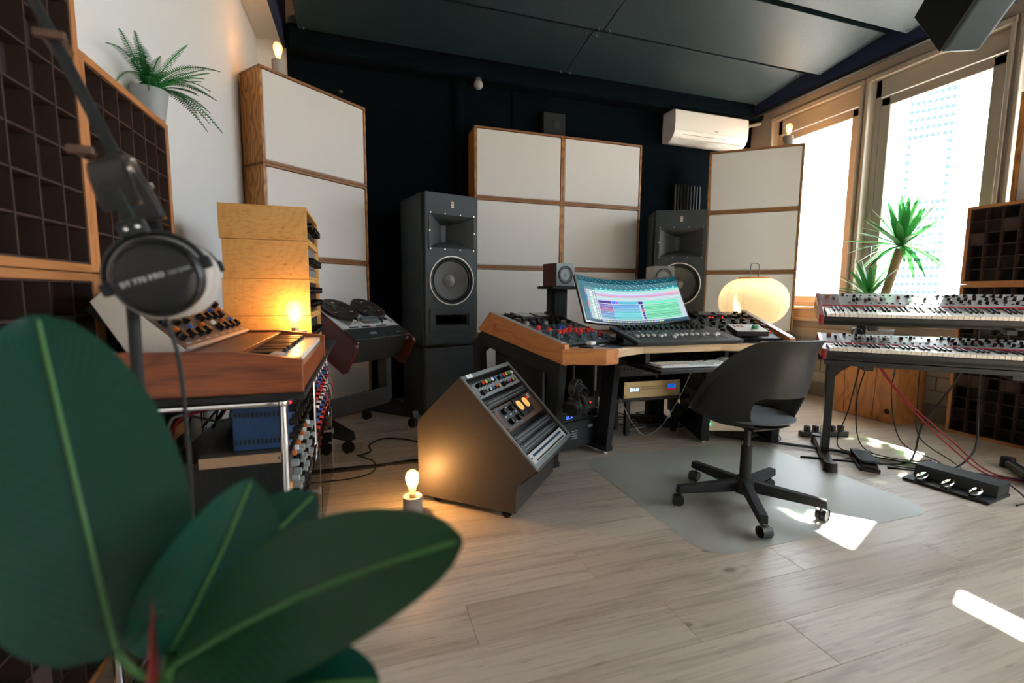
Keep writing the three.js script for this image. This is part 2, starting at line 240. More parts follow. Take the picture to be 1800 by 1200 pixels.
// ---------- acoustic panel boxes (wood frame, white cloth face) ----------
const PH = 0.6525;
const apG = { side: box(0.018, PH - 0.002, 0.26, 0, 0, 0, 0.0015, 'y'), flat: box(0.9, 0.018, 0.26, 0, 0, 0, 0.0015, 'x'), face: null, back: box(0.864, PH - 0.036, 0.006) };
{ // cloth face with a soft chamfer all round
  const s = rect(0.838, PH - 0.064, 0.002); apG.face = extr(s, 0.012, 0.011, 'x');
}
function acousticBox(label, group, pos, turn) { // base at the middle of the front lower edge, front looks to +z
  const t = thing('acoustic_panel', label, 'acoustic panel', pos, turn, group);
  for (const s of [-1, 1]) part(t, 'side_board', apG.side, M.oak, [s * 0.441, PH / 2, -0.13]);
  part(t, 'top_board', apG.flat, M.trimWood, [0, PH - 0.01, -0.13]); part(t, 'bottom_board', apG.flat, M.trimWood, [0, 0.01, -0.13]);
  part(t, 'cloth_face', apG.face, M.fabricWhite, [0, PH / 2, -0.026]); part(t, 'back_board', apG.back, M.trimWood, [0, PH / 2, -0.25]);
  return t;
}
const lv = ['lowest', 'second from the floor', 'third from the floor', 'topmost'];
for (let k = 0; k < 4; k++) {
  acousticBox('white acoustic box, ' + lv[k] + ' in the stack behind the tape machine', 'left corner stack', [-0.2925, k * PH, -3.995], 39);
  for (const s of [0, 1]) acousticBox('white acoustic box, ' + lv[k] + ' in the ' + (s ? 'right' : 'left') + ' column of the central pair', 'central pair of stacks', [1.475 + s * 0.902, k * PH, -4.36], 0);
  if (k) acousticBox('white acoustic box, ' + ['', 'lowest', 'middle', 'topmost'][k] + ' in the stack in front of the window', 'right corner stack', [4.0, k * PH, -4.03], -40);
}
{
  const t = thing('panel_stand', 'low black steel stand carrying the acoustic stack in front of the window', 'stand', [4.0, 0, -4.03], -40);
  for (const x of [-0.36, 0.22]) for (const z of [-0.06, -0.22]) part(t, 'leg', box(0.03, PH - 0.03, 0.03, 0, 0, 0, 0.003), M.blackMetal, [x, (PH - 0.03) / 2, z]);
  part(t, 'top_plate', box(0.7, 0.03, 0.22, -0.07, 0, -0.14, 0.003), M.blackMetal, [0, PH - 0.016, 0]);
}
{ // added unseen screen: its top edge trims the sun through the third window
  const t = thing('added_sun_screen', 'added unseen white cloth screen before the third window, placed to trim sun', 'screen', [4.5, 0, -1.62]);
  part(t, 'cloth', box(0.03, 2.44, 1.02, 0, 1.27, 0, 0.005), M.fabricWhite); for (const s of [-1, 1]) part(t, 'screen_post', box(0.05, 2.5, 0.03, 0, 1.25, s * 0.525, 0.004), M.oak);
}

// ---------- wooden skyline diffusers ----------
const slatG = {};
function diffuser(label, group, pos, turn, W, H, nx, ny, sd) { // base at the middle of the lower front edge
  const t = thing('wooden_diffuser', label, 'diffuser', pos, turn, group), F = 0.022, D = 0.1;
  const key = W + '_' + H;
  const G = slatG[key] ??= { v: box(F, H - 0.002, D, 0, 0, 0, 0.002, 'y'), h: box(W - 2 * F, F, D, 0, 0, 0, 0.002, 'x'), sv: box(0.005, H - 2 * F, 0.08), sh: box(W - 2 * F, 0.005, 0.078), back: box(W - 2 * F, H - 2 * F, 0.006), cell: {} };
  for (const s of [-1, 1]) { part(t, 'frame_side', G.v, M.pine, [s * (W - F) / 2, H / 2, -D / 2]); part(t, 'frame_rail', G.h, M.pine, [0, H / 2 + s * (H - F) / 2, -D / 2]); }
  part(t, 'back_board', G.back, M.diffDark[0], [0, H / 2, -D + 0.004]);
  const iw = W - 2 * F, ih = H - 2 * F, cw = iw / nx, ch = ih / ny;
  for (let i = 0; i <= nx; i++) part(t, 'slat', G.sv, M.slat, [-iw / 2 + i * cw + (i ? i === nx ? -0.0026 : 0 : 0.0026), H / 2, -0.044]);
  for (let j = 0; j <= ny; j++) part(t, 'slat', G.sh, M.slat, [0, F + j * ch + (j ? j === ny ? -0.0026 : 0 : 0.0026), -0.0445]);
  let q = sd;
  for (let i = 0; i < nx; i++) for (let j = 0; j < ny; j++) {
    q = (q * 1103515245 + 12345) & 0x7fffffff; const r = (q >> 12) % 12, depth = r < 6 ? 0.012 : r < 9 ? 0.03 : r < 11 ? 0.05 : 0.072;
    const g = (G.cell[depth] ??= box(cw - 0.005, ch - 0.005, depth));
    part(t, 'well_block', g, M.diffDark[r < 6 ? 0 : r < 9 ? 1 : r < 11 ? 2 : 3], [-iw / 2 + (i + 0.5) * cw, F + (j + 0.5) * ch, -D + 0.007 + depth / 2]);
  }
  return t;
}
// left wall (front looks to +x)
const dl = 'diffusers on the left wall';
diffuser('tall wooden grid diffuser at the left edge, upper, beside the headphone stand', dl, [-0.71, 1.1, -1.305], 90, 0.598, 1.2, 6, 12, 11);
diffuser('square wooden grid diffuser on the left wall under the fern pot', dl, [-0.71, 1.1, -1.905], 90, 0.598, 0.598, 6, 6, 29);
diffuser('wooden grid diffuser on the left wall directly behind the rubber plant leaf', dl, [-0.71, 0.5, -1.305], 90, 0.598, 0.598, 6, 6, 47);
diffuser('wooden grid diffuser on the left wall behind the wooden synthesizer', dl, [-0.71, 0.5, -1.905], 90, 0.598, 0.598, 6, 6, 83);
diffuser('low wooden grid diffuser at floor level behind the rack, nearer one', dl, [-0.71, 0.001, -1.305], 90, 0.598, 0.497, 6, 5, 5);
diffuser('low wooden grid diffuser at floor level behind the rack, farther one', dl, [-0.71, 0.001, -1.905], 90, 0.598, 0.497, 6, 5, 17);
// right side (front looks to -x)
const dr = 'diffusers stacked at the window wall';
for (let k = 0; k < 3; k++) diffuser('wooden grid diffuser by the stage keyboards, ' + ['lowest', 'middle', 'topmost'][k] + ' of its stack', dr, [4.34, k * 0.574, -2.03], -90, 0.592, 0.573, 6, 6, 61 + k * 13);

// ---------- big studio monitors ----------
function bigSpeaker(label, pos, turn) { // base point: middle of front lower edge on the floor
  const t = thing('studio_loudspeaker', label, 'loudspeaker', pos, turn, 'pair of large main monitors'), W = 0.51, D = 0.5, y0 = 0.6, H = 1.27;
  part(t, 'cabinet', [box(0.02, H, D - 0.04, -W / 2 + 0.01, y0 + H / 2, -D / 2 - 0.02), box(0.02, H, D - 0.04, W / 2 - 0.01, y0 + H / 2, -D / 2 - 0.02), box(W, 0.02, D - 0.04, 0, y0 + H - 0.01, -D / 2 - 0.02), box(W, 0.02, D - 0.04, 0, y0 + 0.01, -D / 2 - 0.02), box(W, H, 0.02, 0, y0 + H / 2, -D + 0.01)], M.speaker);
  const s = rect(W - 0.03, H - 0.02, 0.006, 0, 0), yy = (f) => (0.5 - f) * H;
  const hole = (w, h, y) => { const p = new THREE.Path(); const q = rect(w, h, 0.004, 0, y).getPoints(4).reverse(); p.setFromPoints(q); return p; };
  s.holes.push(hole(0.4, 0.27, yy(0.25)), new THREE.Path().absarc(0, yy(0.567), 0.19, 0, Math.PI * 2, true), hole(0.3, 0.085, yy(0.83)));
  const b = new THREE.Group(); b.name = 'front_baffle'; b.position.set(0, y0 + 0.01, -0.035); b.rotation.x = R(1.4); t.add(b);
  const f = part(b, 'baffle_board', extr(s, 0.03, 0, 'y', 40), M.speaker, [0, H / 2, 0]); f.userData.label = 'dark grey front board';
  // waveguide: rectangular rings from mouth to throat
  const ring = (w, h, z, n = 8) => { const o = []; for (let i = 0; i < 4 * n; i++) { const e = Math.floor(i / n), q = (i % n) / n * 2 - 1; o.push(e === 0 ? [q * w, h] : e === 1 ? [w, -q * h] : e === 2 ? [-q * w, -h] : [-w, q * h]); } return o.map(([x, y]) => [x / 2, y / 2, z]); };
  const rings = []; for (let k = 0; k <= 8; k++) { const u = k / 8; rings.push(ring(0.4 - 0.35 * Math.pow(u, 0.8), 0.27 - 0.13 * Math.pow(u, 0.55), 0.03 - 0.17 * u)); }
  const pos_ = [], idx = [], n = rings[0].length; rings.forEach((r) => r.forEach((p) => pos_.push(...p)));
  for (let k = 0; k < 8; k++) for (let i = 0; i < n; i++) { const a = k * n + i, c = k * n + ((i + 1) % n); idx.push(a, a + n, c, c, a + n, c + n); }
  let hg = new THREE.BufferGeometry(); hg.setAttribute('position', new THREE.Float32BufferAttribute(pos_, 3)); hg.setIndex(idx); hg = toCreasedNormals(hg, R(40)); hg.setAttribute('uv', new THREE.Float32BufferAttribute(new Float32Array(hg.attributes.position.count * 2), 2));
  part(b, 'horn', join([hg, box(0.06, 0.16, 0.01, 0, 0, -0.15)]), M.horn, [0, H / 2 + yy(0.25), 0]);
  const fr = rect(0.43, 0.305, 0.004); fr.holes.push(hole(0.4, 0.27, 0)); part(b, 'horn_flange', extr(fr, 0.006), M.speakerDark, [0, H / 2 + yy(0.25), 0.03]);
  const scr = new THREE.CylinderGeometry(0.005, 0.005, 0.006, 8).rotateX(Math.PI / 2);
  for (const [x, y] of [[-0.2, 0.144], [-0.07, 0.144], [0.07, 0.144], [0.2, 0.144], [-0.2, -0.144], [-0.07, -0.144], [0.07, -0.144], [0.2, -0.144], [-0.207, 0], [0.207, 0]]) part(b, 'screw', scr, M.steel, [x, H / 2 + yy(0.25) + y, 0.038]);
  const yw = H / 2 + yy(0.567), spin = (pts, seg = 44) => lathe(pts, seg).rotateX(Math.PI / 2);
  part(b, 'woofer_ring', new THREE.TorusGeometry(0.203, 0.0055, 10, 56), M.whitePlastic, [0, yw, 0.034]);
  part(b, 'woofer_basket', spin([[0.2, 0.034], [0.198, 0.04], [0.183, 0.038], [0.181, 0.026], [0.178, 0.02]]), M.coneDark, [0, yw, 0]);
  part(b, 'woofer_surround', spin([[0.181, 0.022], [0.175, 0.034], [0.166, 0.034], [0.16, 0.022]]), M.coneDark, [0, yw, 0]);
  const cp = []; for (let k = 0; k <= 30; k++) { const u = k / 30, r = 0.161 - u * 0.105; cp.push([r, 0.022 - 0.055 * u + (k % 2 ? 0.0012 : 0)]); }
  part(b, 'woofer_cone', spin(cp), M.cone, [0, yw, 0]);
  part(b, 'dust_cap', spin([[0.0001, 0.012], [0.02, 0.009], [0.04, -0.004], [0.052, -0.02], [0.058, -0.034]]), M.cap, [0, yw, 0]);
  for (let k = 0; k < 8; k++) part(b, 'bolt', scr, M.black, [Math.cos(k * R(45) + 0.39) * 0.19, yw + Math.sin(k * R(45) + 0.39) * 0.19, 0.04]);
  const yp = H / 2 + yy(0.83), pf = rect(0.4, 0.19, 0.004); pf.holes.push(hole(0.33, 0.115, 0)); part(b, 'port_frame', extr(pf, 0.008, 0.001), M.speaker, [0, yp, 0.03]);
  const pr = []; for (let k = 0; k <= 4; k++) { const u = k / 4; pr.push(ring(0.335 - 0.04 * u, 0.12 - 0.038 * u, 0.037 - 0.11 * u * u)); }
  const p2 = [], i2 = []; pr.forEach((r) => r.forEach((p) => p2.push(...p))); for (let k = 0; k < 4; k++) for (let i = 0; i < n; i++) { const a = k * n + i, c = k * n + ((i + 1) % n); i2.push(a, a + n, c, c, a + n, c + n); }
  const pg = new THREE.BufferGeometry(); pg.setAttribute('position', new THREE.Float32BufferAttribute(p2, 3)); pg.setIndex(i2); pg.computeVertexNormals();
  part(b, 'bass_port', pg, M.horn, [0, yp, 0]);
  part(b, 'badge', box(0.022, 0.05, 0.003, 0, 0, 0, 0.001), mat(0xd8d6cf, 0.4), [0, H / 2 + yy(0.075), 0.032]); part(b, 'badge_mark', [box(0.012, 0.018, 0.001, 0, 0.012, 0), box(0.012, 0.012, 0.001, 0, -0.012, 0)], mat(0x9a6a40, 0.4), [0, H / 2 + yy(0.075), 0.0345]);
  part(t, 'stand_box', [box(W, y0 - 0.01, D - 0.02, 0, (y0 - 0.01) / 2, -D / 2 - 0.01, 0.003), box(W - 0.03, y0 - 0.05, 0.012, 0, y0 / 2 - 0.005, -0.016, 0.004)], M.speaker);
  return t;
}
bigSpeaker('large dark grey main monitor loudspeaker beside the tape machine', [0.722, 0, -3.925], 16);
bigSpeaker('large dark grey main monitor loudspeaker behind the computer screen and paper lantern', [2.968, 0, -3.86], -26);

// ---------- small cube monitors on stands ----------
function cube(label, pos, turn, sideMat, frontMat) {
  const t = thing('cube_speaker', label, 'speaker', pos, turn, 'pair of small cube monitors'), a = 0.168;
  part(t, 'case', box(a, a, a - 0.006, 0, a / 2, -a / 2 - 0.003, 0.004), sideMat); part(t, 'front_board', box(a, a, 0.008, 0, a / 2, 0, 0.003), frontMat);
  const spin = (pts) => lathe(pts, 36).rotateX(Math.PI / 2).translate(0, a / 2, 0.004);
  part(t, 'driver_frame', spin([[0.066, 0], [0.066, 0.006], [0.058, 0.007], [0.055, 0.002]]), M.coneDark); part(t, 'cone', spin([[0.056, 0.004], [0.05, 0.006], [0.045, 0.002], [0.02, -0.02]]), M.cone); part(t, 'dust_cap', spin([[0.0001, 0.004], [0.012, 0], [0.02, -0.012]]), M.cap);
  const g = new THREE.CylinderGeometry(0.004, 0.004, 0.004, 8).rotateX(Math.PI / 2); for (let k = 0; k < 4; k++) part(t, 'screw', g, M.black, [Math.cos(R(45 + 90 * k)) * 0.062, a / 2 + Math.sin(R(45 + 90 * k)) * 0.062, 0.011]);
  return t;
}
function spkStand(label, x, z, turn) {
  const t = thing('speaker_stand', label, 'speaker stand', [x, 0, z], turn, 'pair of black speaker stands');
  part(t, 'base_plate', box(0.3, 0.02, 0.3, 0, 0.01, 0, 0.004), M.blackMatte); part(t, 'column', box(0.125, 1.07, 0.1, 0, 0.555, 0, 0.006), M.blackMatte); part(t, 'top_plate', box(0.23, 0.02, 0.2, 0, 1.1, 0, 0.005), M.blackMatte);
}
spkStand('black column stand under the left cube speaker', 1.41, -3.26, 14); cube('small cube speaker with dark red-brown case left of the computer screen', [1.435, 1.111, -3.17], 14, M.mahog, mat(0x6d787a, 0.5));
spkStand('black column stand under the right cube speaker', 2.3, -3.24, -14); cube('small cube speaker with pale case right behind the computer screen', [2.28, 1.111, -3.15], -14, M.cream, mat(0x6a6c66, 0.5));

// ---------- studio desk ----------
const kg = {};
const knobG = (r, h) => (kg[r + '_' + h] ??= join([lathe([[0.0001, h], [r * 0.82, h], [r * 0.9, h * 0.94], [r, h * 0.1], [r, 0]], 12), box(r * 0.16, h * 0.04, r * 0.8, 0, h, -r * 0.45)]));
const knob = (p, x, y, z, r, h, m, name = 'knob') => part(p, name, knobG(r, h), m, [x, y, z], [0, rr(-2.2, 2.2), 0]);
const txt = (w, h, px, py, draw, extra = {}) => { const m = mat(0xffffff, 0.5, extra); m.map = canvas(px, py, draw); return [new THREE.PlaneGeometry(w, h), m]; };
const XC = 1.91, TH = 20, WO = { 1: [1.065, -2.35], [-1]: [2 * XC - 1.065, -2.35] };
const wing = (s, x, y, d) => { const t = R(TH * s), o = WO[s]; return [o[0] + x * s * Math.cos(t) - d * Math.sin(t), y, o[1] - x * s * Math.sin(t) - d * Math.cos(t)]; };
const ALPHA = Math.atan((0.92 - 0.765) / 0.67);
{
  const t = thing('studio_desk', 'wide black studio desk with orange wood cheeks and slanted rack wings', 'desk');
  const poly = (pts, y0, y1, m, name, b = 0.002, grain = 'x') => { const g = new THREE.ExtrudeGeometry(shapeOf(pts.map(([x, z]) => [x, -z])), { depth: y1 - y0 - 2 * b, bevelEnabled: true, bevelSize: b, bevelThickness: b, bevelSegments: 1 }); g.rotateX(-Math.PI / 2).translate(0, y0 + b, 0); return part(t, name, uvm(g, grain), m); };
  const mir = (pts) => pts.map(([x, z]) => [2 * XC - x, z]).reverse();
  const inL = wing(1, 0.56, 0, 0.72), F = [[1.36, -2.31], [1.615, -2.43], [2.205, -2.43], [2.46, -2.31]];
  poly([[1.19, -2.47], [1.345, -2.345], ...F.map(([x, z]) => [x, z - 0.02]), [2.475, -2.345], [2.63, -2.47], [2.35, -3.18], [1.47, -3.18]], 0.705, 0.738, M.blackPlastic, 'worktop');
  // pale nosing along the concave front, in three lengths
  for (let k = 0; k < 3; k++) { const [a, b] = [F[k], F[k + 1]], dx = b[0] - a[0], dz = b[1] - a[1], L = Math.hypot(dx, dz), m = part(t, 'front_edge', box(L, 0.05, 0.045, 0, 0, 0, 0.008, 'x'), M.maple, [(a[0] + b[0]) / 2, 0.717, (a[1] + b[1]) / 2]); m.rotation.y = Math.atan2(-dz, dx); m.userData.label = 'pale wooden front edge'; }
  for (const s of [1, -1]) {
    const arm = [[1.062, -2.35], [1.285, -2.27], [1.37, -2.292], [1.35, -2.36], [1.2, -2.49], [1.1, -2.47]];
    const a = poly(s > 0 ? arm : mir(arm), 0.655, 0.744, M.cherry, 'arm_end', 0.006); a.userData.label = 'orange wood arm end';
    const cg = extr(shapeOf([[-0.005, 0.655], [-0.005, 0.765], [0.02, 0.772], [0.72, 0.925], [0.86, 0.8]]), 0.034, 0.003, 'x').rotateY(Math.PI / 2); if (s < 0) cg.translate(-0.034, 0, 0);
    const c = part(t, 'cheek', cg, M.cherry, wing(s, 0, 0, 0)); c.rotation.y = R(TH * s); c.userData.label = 'orange wood cheek';
    { const q = part(t, 'top_trim', box(0.037, 0.004, 0.716, 0, 0, 0, 0.001), M.alu, wing(s, 0.017, 0.852, 0.37)); q.rotation.set(R(12.3), R(TH * s), 0, 'YXZ'); }
    if (s > 0) { // carved round emblem of slanted bars
      const bars = []; for (let k = 0; k < 6; k++) { const q = (k - 2.5) * 0.0085, L = Math.sqrt(Math.max(0, 0.028 ** 2 - q * q)) * 1.5, sh = k % 2 ? 0.008 : -0.008; bars.push(box(0.002, L, 0.004, 0, sh, q)); }
      const e = part(t, 'carved_emblem', at(join(bars), 0, 0, 0, R(-28), 0, 0), M.trimWood, wing(1, -0.0035, 0.83, 0.66)); e.rotation.y = R(TH);
    }
    // slanted rack body and inner cheek
    const bg = extr(shapeOf([[0.05, 0.66], [0.05, 0.745], [0.7, 0.893], [0.8, 0.82], [0.8, 0.7]]), 0.5, 0, 'x').rotateY(Math.PI / 2); if (s < 0) bg.translate(-0.5, 0, 0);
    part(t, 'rack_body', bg, M.blackMatte, wing(s, 0.037, 0, 0)).rotation.y = R(TH * s);
    const ig = extr(shapeOf([[0.1, 0.66], [0.1, 0.772], [0.71, 0.912], [0.8, 0.82], [0.8, 0.7]]), 0.02, 0, 'x').rotateY(Math.PI / 2); if (s < 0) ig.translate(-0.02, 0, 0);
    part(t, 'inner_cheek', ig, M.black, wing(s, 0.54, 0, 0)).rotation.y = R(TH * s);
    // pedestal: two open side frames and the bay between them
    const sf = shapeOf([[0.1, 0.05], [0.04, 0.655], [0.84, 0.785], [0.95, 0.7], [0.9, 0.05]]), hp = new THREE.Path(); hp.setFromPoints([[0.19, 0.13], [0.14, 0.585], [0.78, 0.69], [0.86, 0.64], [0.82, 0.13]].map(([x, y]) => new THREE.Vector2(x, y)).reverse()); sf.holes.push(hp);
    for (const [x, n] of [[0.012, 'outer'], [0.5, 'inner']]) { const g = extr(sf, 0.05, 0.003, 'x').rotateY(Math.PI / 2); if (s < 0) g.translate(-0.05, 0, 0); part(t, 'side_frame', g, M.blackMatte, wing(s, x, 0, 0)).rotation.y = R(TH * s); }
    for (const x of [0.04, 0.525]) { part(t, 'foot', box(0.06, 0.03, 0.72, 0, 0, 0, 0.003), M.blackMatte, wing(s, x, 0.035, 0.45)).rotation.y = R(TH * s); for (const d of [0.13, 0.77]) part(t, 'levelling_foot', cyl(0.016, 0.02, 0.02, 0, 0, 0, 12), M.steel, wing(s, x, 0.01, d)); }
    part(t, 'bay_floor', box(0.45, 0.016, 0.55, 0, 0, 0), M.blackMatte, wing(s, 0.28, 0.055, 0.5)).rotation.y = R(TH * s);
    part(t, 'bay_back', box(0.43, 0.6, 0.01, 0, 0, 0), M.blackMatte, wing(s, 0.28, 0.36, 0.74)).rotation.y = R(TH * s);
    for (const x of [0.066, 0.494]) part(t, 'bay_side', box(0.008, 0.56, 0.5, 0, 0, 0), M.blackMatte, wing(s, x, 0.345, 0.49)).rotation.y = R(TH * s);
    for (const x of [0.055, 0.505]) part(t, 'rack_rail', box(0.02, 0.56, 0.025, 0, 0, 0), M.blackMetal, wing(s, x, 0.34, 0.24)).rotation.y = R(TH * s);
  }
  part(t, 'keyboard_tray', box(0.74, 0.025, 0.36, 1.985, 0.607, -2.4, 0.004), M.black);
  for (const x of [1.68, 2.29]) part(t, 'tray_arm', box(0.03, 0.1, 0.3, x, 0.66, -2.6), M.black);
  part(t, 'modesty_beam', box(1.05, 0.1, 0.03, XC, 0.65, -3.14), M.black);
  part(t, 'shelf', box(0.66, 0.025, 0.28, 2.03, 0.285, -3.02, 0.003), M.black);
  for (const [x, z] of [[1.86, -2.95], [2.28, -2.95], [1.86, -3.12], [2.28, -3.12]]) part(t, 'shelf_leg', [box(0.035, 0.262, 0.035, x, 0.148, z), cyl(0.02, 0.022, 0.018, x, 0.009, z, 12)], M.black);
  for (const x of [1.72, 2.34]) part(t, 'shelf_bracket', box(0.02, 0.42, 0.25, x, 0.48, -3.03), M.black);
}
// slanted rack modules in the wings
function module_(label, s, d0, d1, name = 'rack_module') {
  const dm = (d0 + d1) / 2, p = wing(s, 0.288, 0.766 + ((dm - 0.03) * (0.92 - 0.765)) / 0.67 - 0.012, dm);
  const t = thing(name, label, 'audio module', p, 0); t.rotation.set(ALPHA, R(TH * s), 0, 'YXZ'); t.userData.L = (d1 - d0) / Math.cos(ALPHA) - 0.004; return t;
}
const strip = (t, w, l, m, name = 'face_plate') => part(t, name, box(w, 0.012, l, 0, -0.006, 0, 0.002), m);
{
  const t = module_('dark rack module with two square displays at the back of the left desk wing', 1, 0.4, 0.71), L = t.userData.L; delete t.userData.L;
  strip(t, 0.484, L, M.darkPanel);
  for (const x of [-0.06, 0.08]) { part(t, 'display_frame', box(0.12, 0.016, 0.11, x, 0.006, -0.075, 0.004), M.black); part(t, 'display', box(0.1, 0.002, 0.085, x, 0.0155, -0.075), mat(0x8f9a98, 0.15)); }
  for (const [x, z, r] of [[-0.2, -0.1, 0.017], [-0.2, -0.04, 0.014], [-0.15, -0.11, 0.014], [-0.15, -0.05, 0.02], [0.17, -0.11, 0.018], [0.17, -0.04, 0.016], [0.22, -0.09, 0.014]]) knob(t, x, 0, z, r, 0.022, M.blackGloss);
  for (let k = 0; k < 8; k++) knob(t, -0.21 + k * 0.06, 0, 0.03, 0.019, 0.024, M.blackGloss);
  for (let k = 0; k < 8; k++) knob(t, -0.18 + k * 0.054, 0, 0.1, 0.015, 0.02, k % 3 ? M.blackGloss : M.knobGrey);
}
{
  const t = module_('teal rack module with red and blue knobs at the front of the left desk wing', 1, 0.06, 0.395), L = t.userData.L; delete t.userData.L;
  strip(t, 0.484, L, M.tealPanel);
  part(t, 'cross_line', box(0.47, 0.002, 0.004, 0, 0.001, -0.1), M.steel);
  const red = [[-0.18, -0.12], [-0.13, -0.075], [-0.02, -0.045], [0.02, -0.045], [0.07, -0.04], [0.11, -0.03], [0.08, -0.1], [-0.06, -0.02], [-0.1, -0.01], [0.16, 0.05], [0.2, 0.06], [0.15, -0.01], [0.19, 0.0], [0.05, 0.02], [0.21, -0.05]];
  for (const [x, z] of red) knob(t, x, 0, z, 0.0125, 0.026, M.knobRed);
  for (const [x, z] of [[0.0, -0.11], [0.03, -0.115], [0.14, 0.04]]) knob(t, x, 0, z, 0.012, 0.022, M.knobBlue);
  for (let k = 0; k < 9; k++) knob(t, -0.2 + k * 0.05, 0, k % 2 ? 0.06 : 0.085, 0.0125, 0.024, M.knobTeal);
  for (let k = 0; k < 6; k++) knob(t, -0.08 + k * 0.05, 0, -0.145, 0.0115, 0.022, M.knobTeal);
  for (let k = 0; k < 5; k++) knob(t, -0.21 + k * 0.035, 0, 0.02 - (k % 2) * 0.04, 0.011, 0.02, M.knobTeal);
  for (let k = 0; k < 7; k++) part(t, 'switch', box(0.012, 0.008, 0.012, 0, 0.004, 0, 0.002), k % 2 ? M.knobGrey : M.black, [-0.2 + k * 0.065, 0, 0.125]);
}
{
  const t = module_('dark teal rack module crowded with black knobs in the right desk wing', -1, 0.06, 0.71), L = t.userData.L; delete t.userData.L;
  strip(t, 0.484, L, M.tealPanel);
  for (const x of [-0.1, 0.06]) { part(t, 'meter_frame', box(0.145, 0.018, 0.1, x, 0.006, -0.25, 0.004), M.black); part(t, 'meter_glass', box(0.125, 0.002, 0.08, x, 0.0165, -0.25), mat(0x3b4344, 0.1)); }
  for (const [x, z, r] of [[-0.21, -0.27, 0.017], [-0.2, -0.21, 0.02], [0.17, -0.27, 0.019], [0.22, -0.24, 0.016], [0.16, -0.2, 0.022], [0.21, -0.18, 0.022]]) knob(t, x, 0, z, r, 0.026, M.blackGloss);
  for (let r = 0; r < 5; r++) for (let k = 0; k < 6; k++) knob(t, -0.19 + k * 0.077 + (r % 2) * 0.022, 0, -0.15 + r * 0.085 + rr(-0.012, 0.012), rr(0.013, 0.021), 0.025, M.blackGloss);
  const led = new THREE.CylinderGeometry(0.0045, 0.0045, 0.008, 10);
  for (const [x, z] of [[-0.22, -0.24], [-0.07, -0.175], [-0.02, -0.17], [0.02, -0.15], [0.04, -0.19], [0.19, -0.145], [0.2, 0.06], [0.22, 0.2], [-0.05, -0.165]]) part(t, 'red_lamp', led, M.ledRed, [x, 0.004, z]);
  for (let k = 0; k < 14; k++) part(t, 'toggle', cyl(0.003, 0.003, 0.014, 0, 0.007, 0, 6), M.steel, [rr(-0.22, 0.22), 0, rr(-0.1, 0.28)]);
}
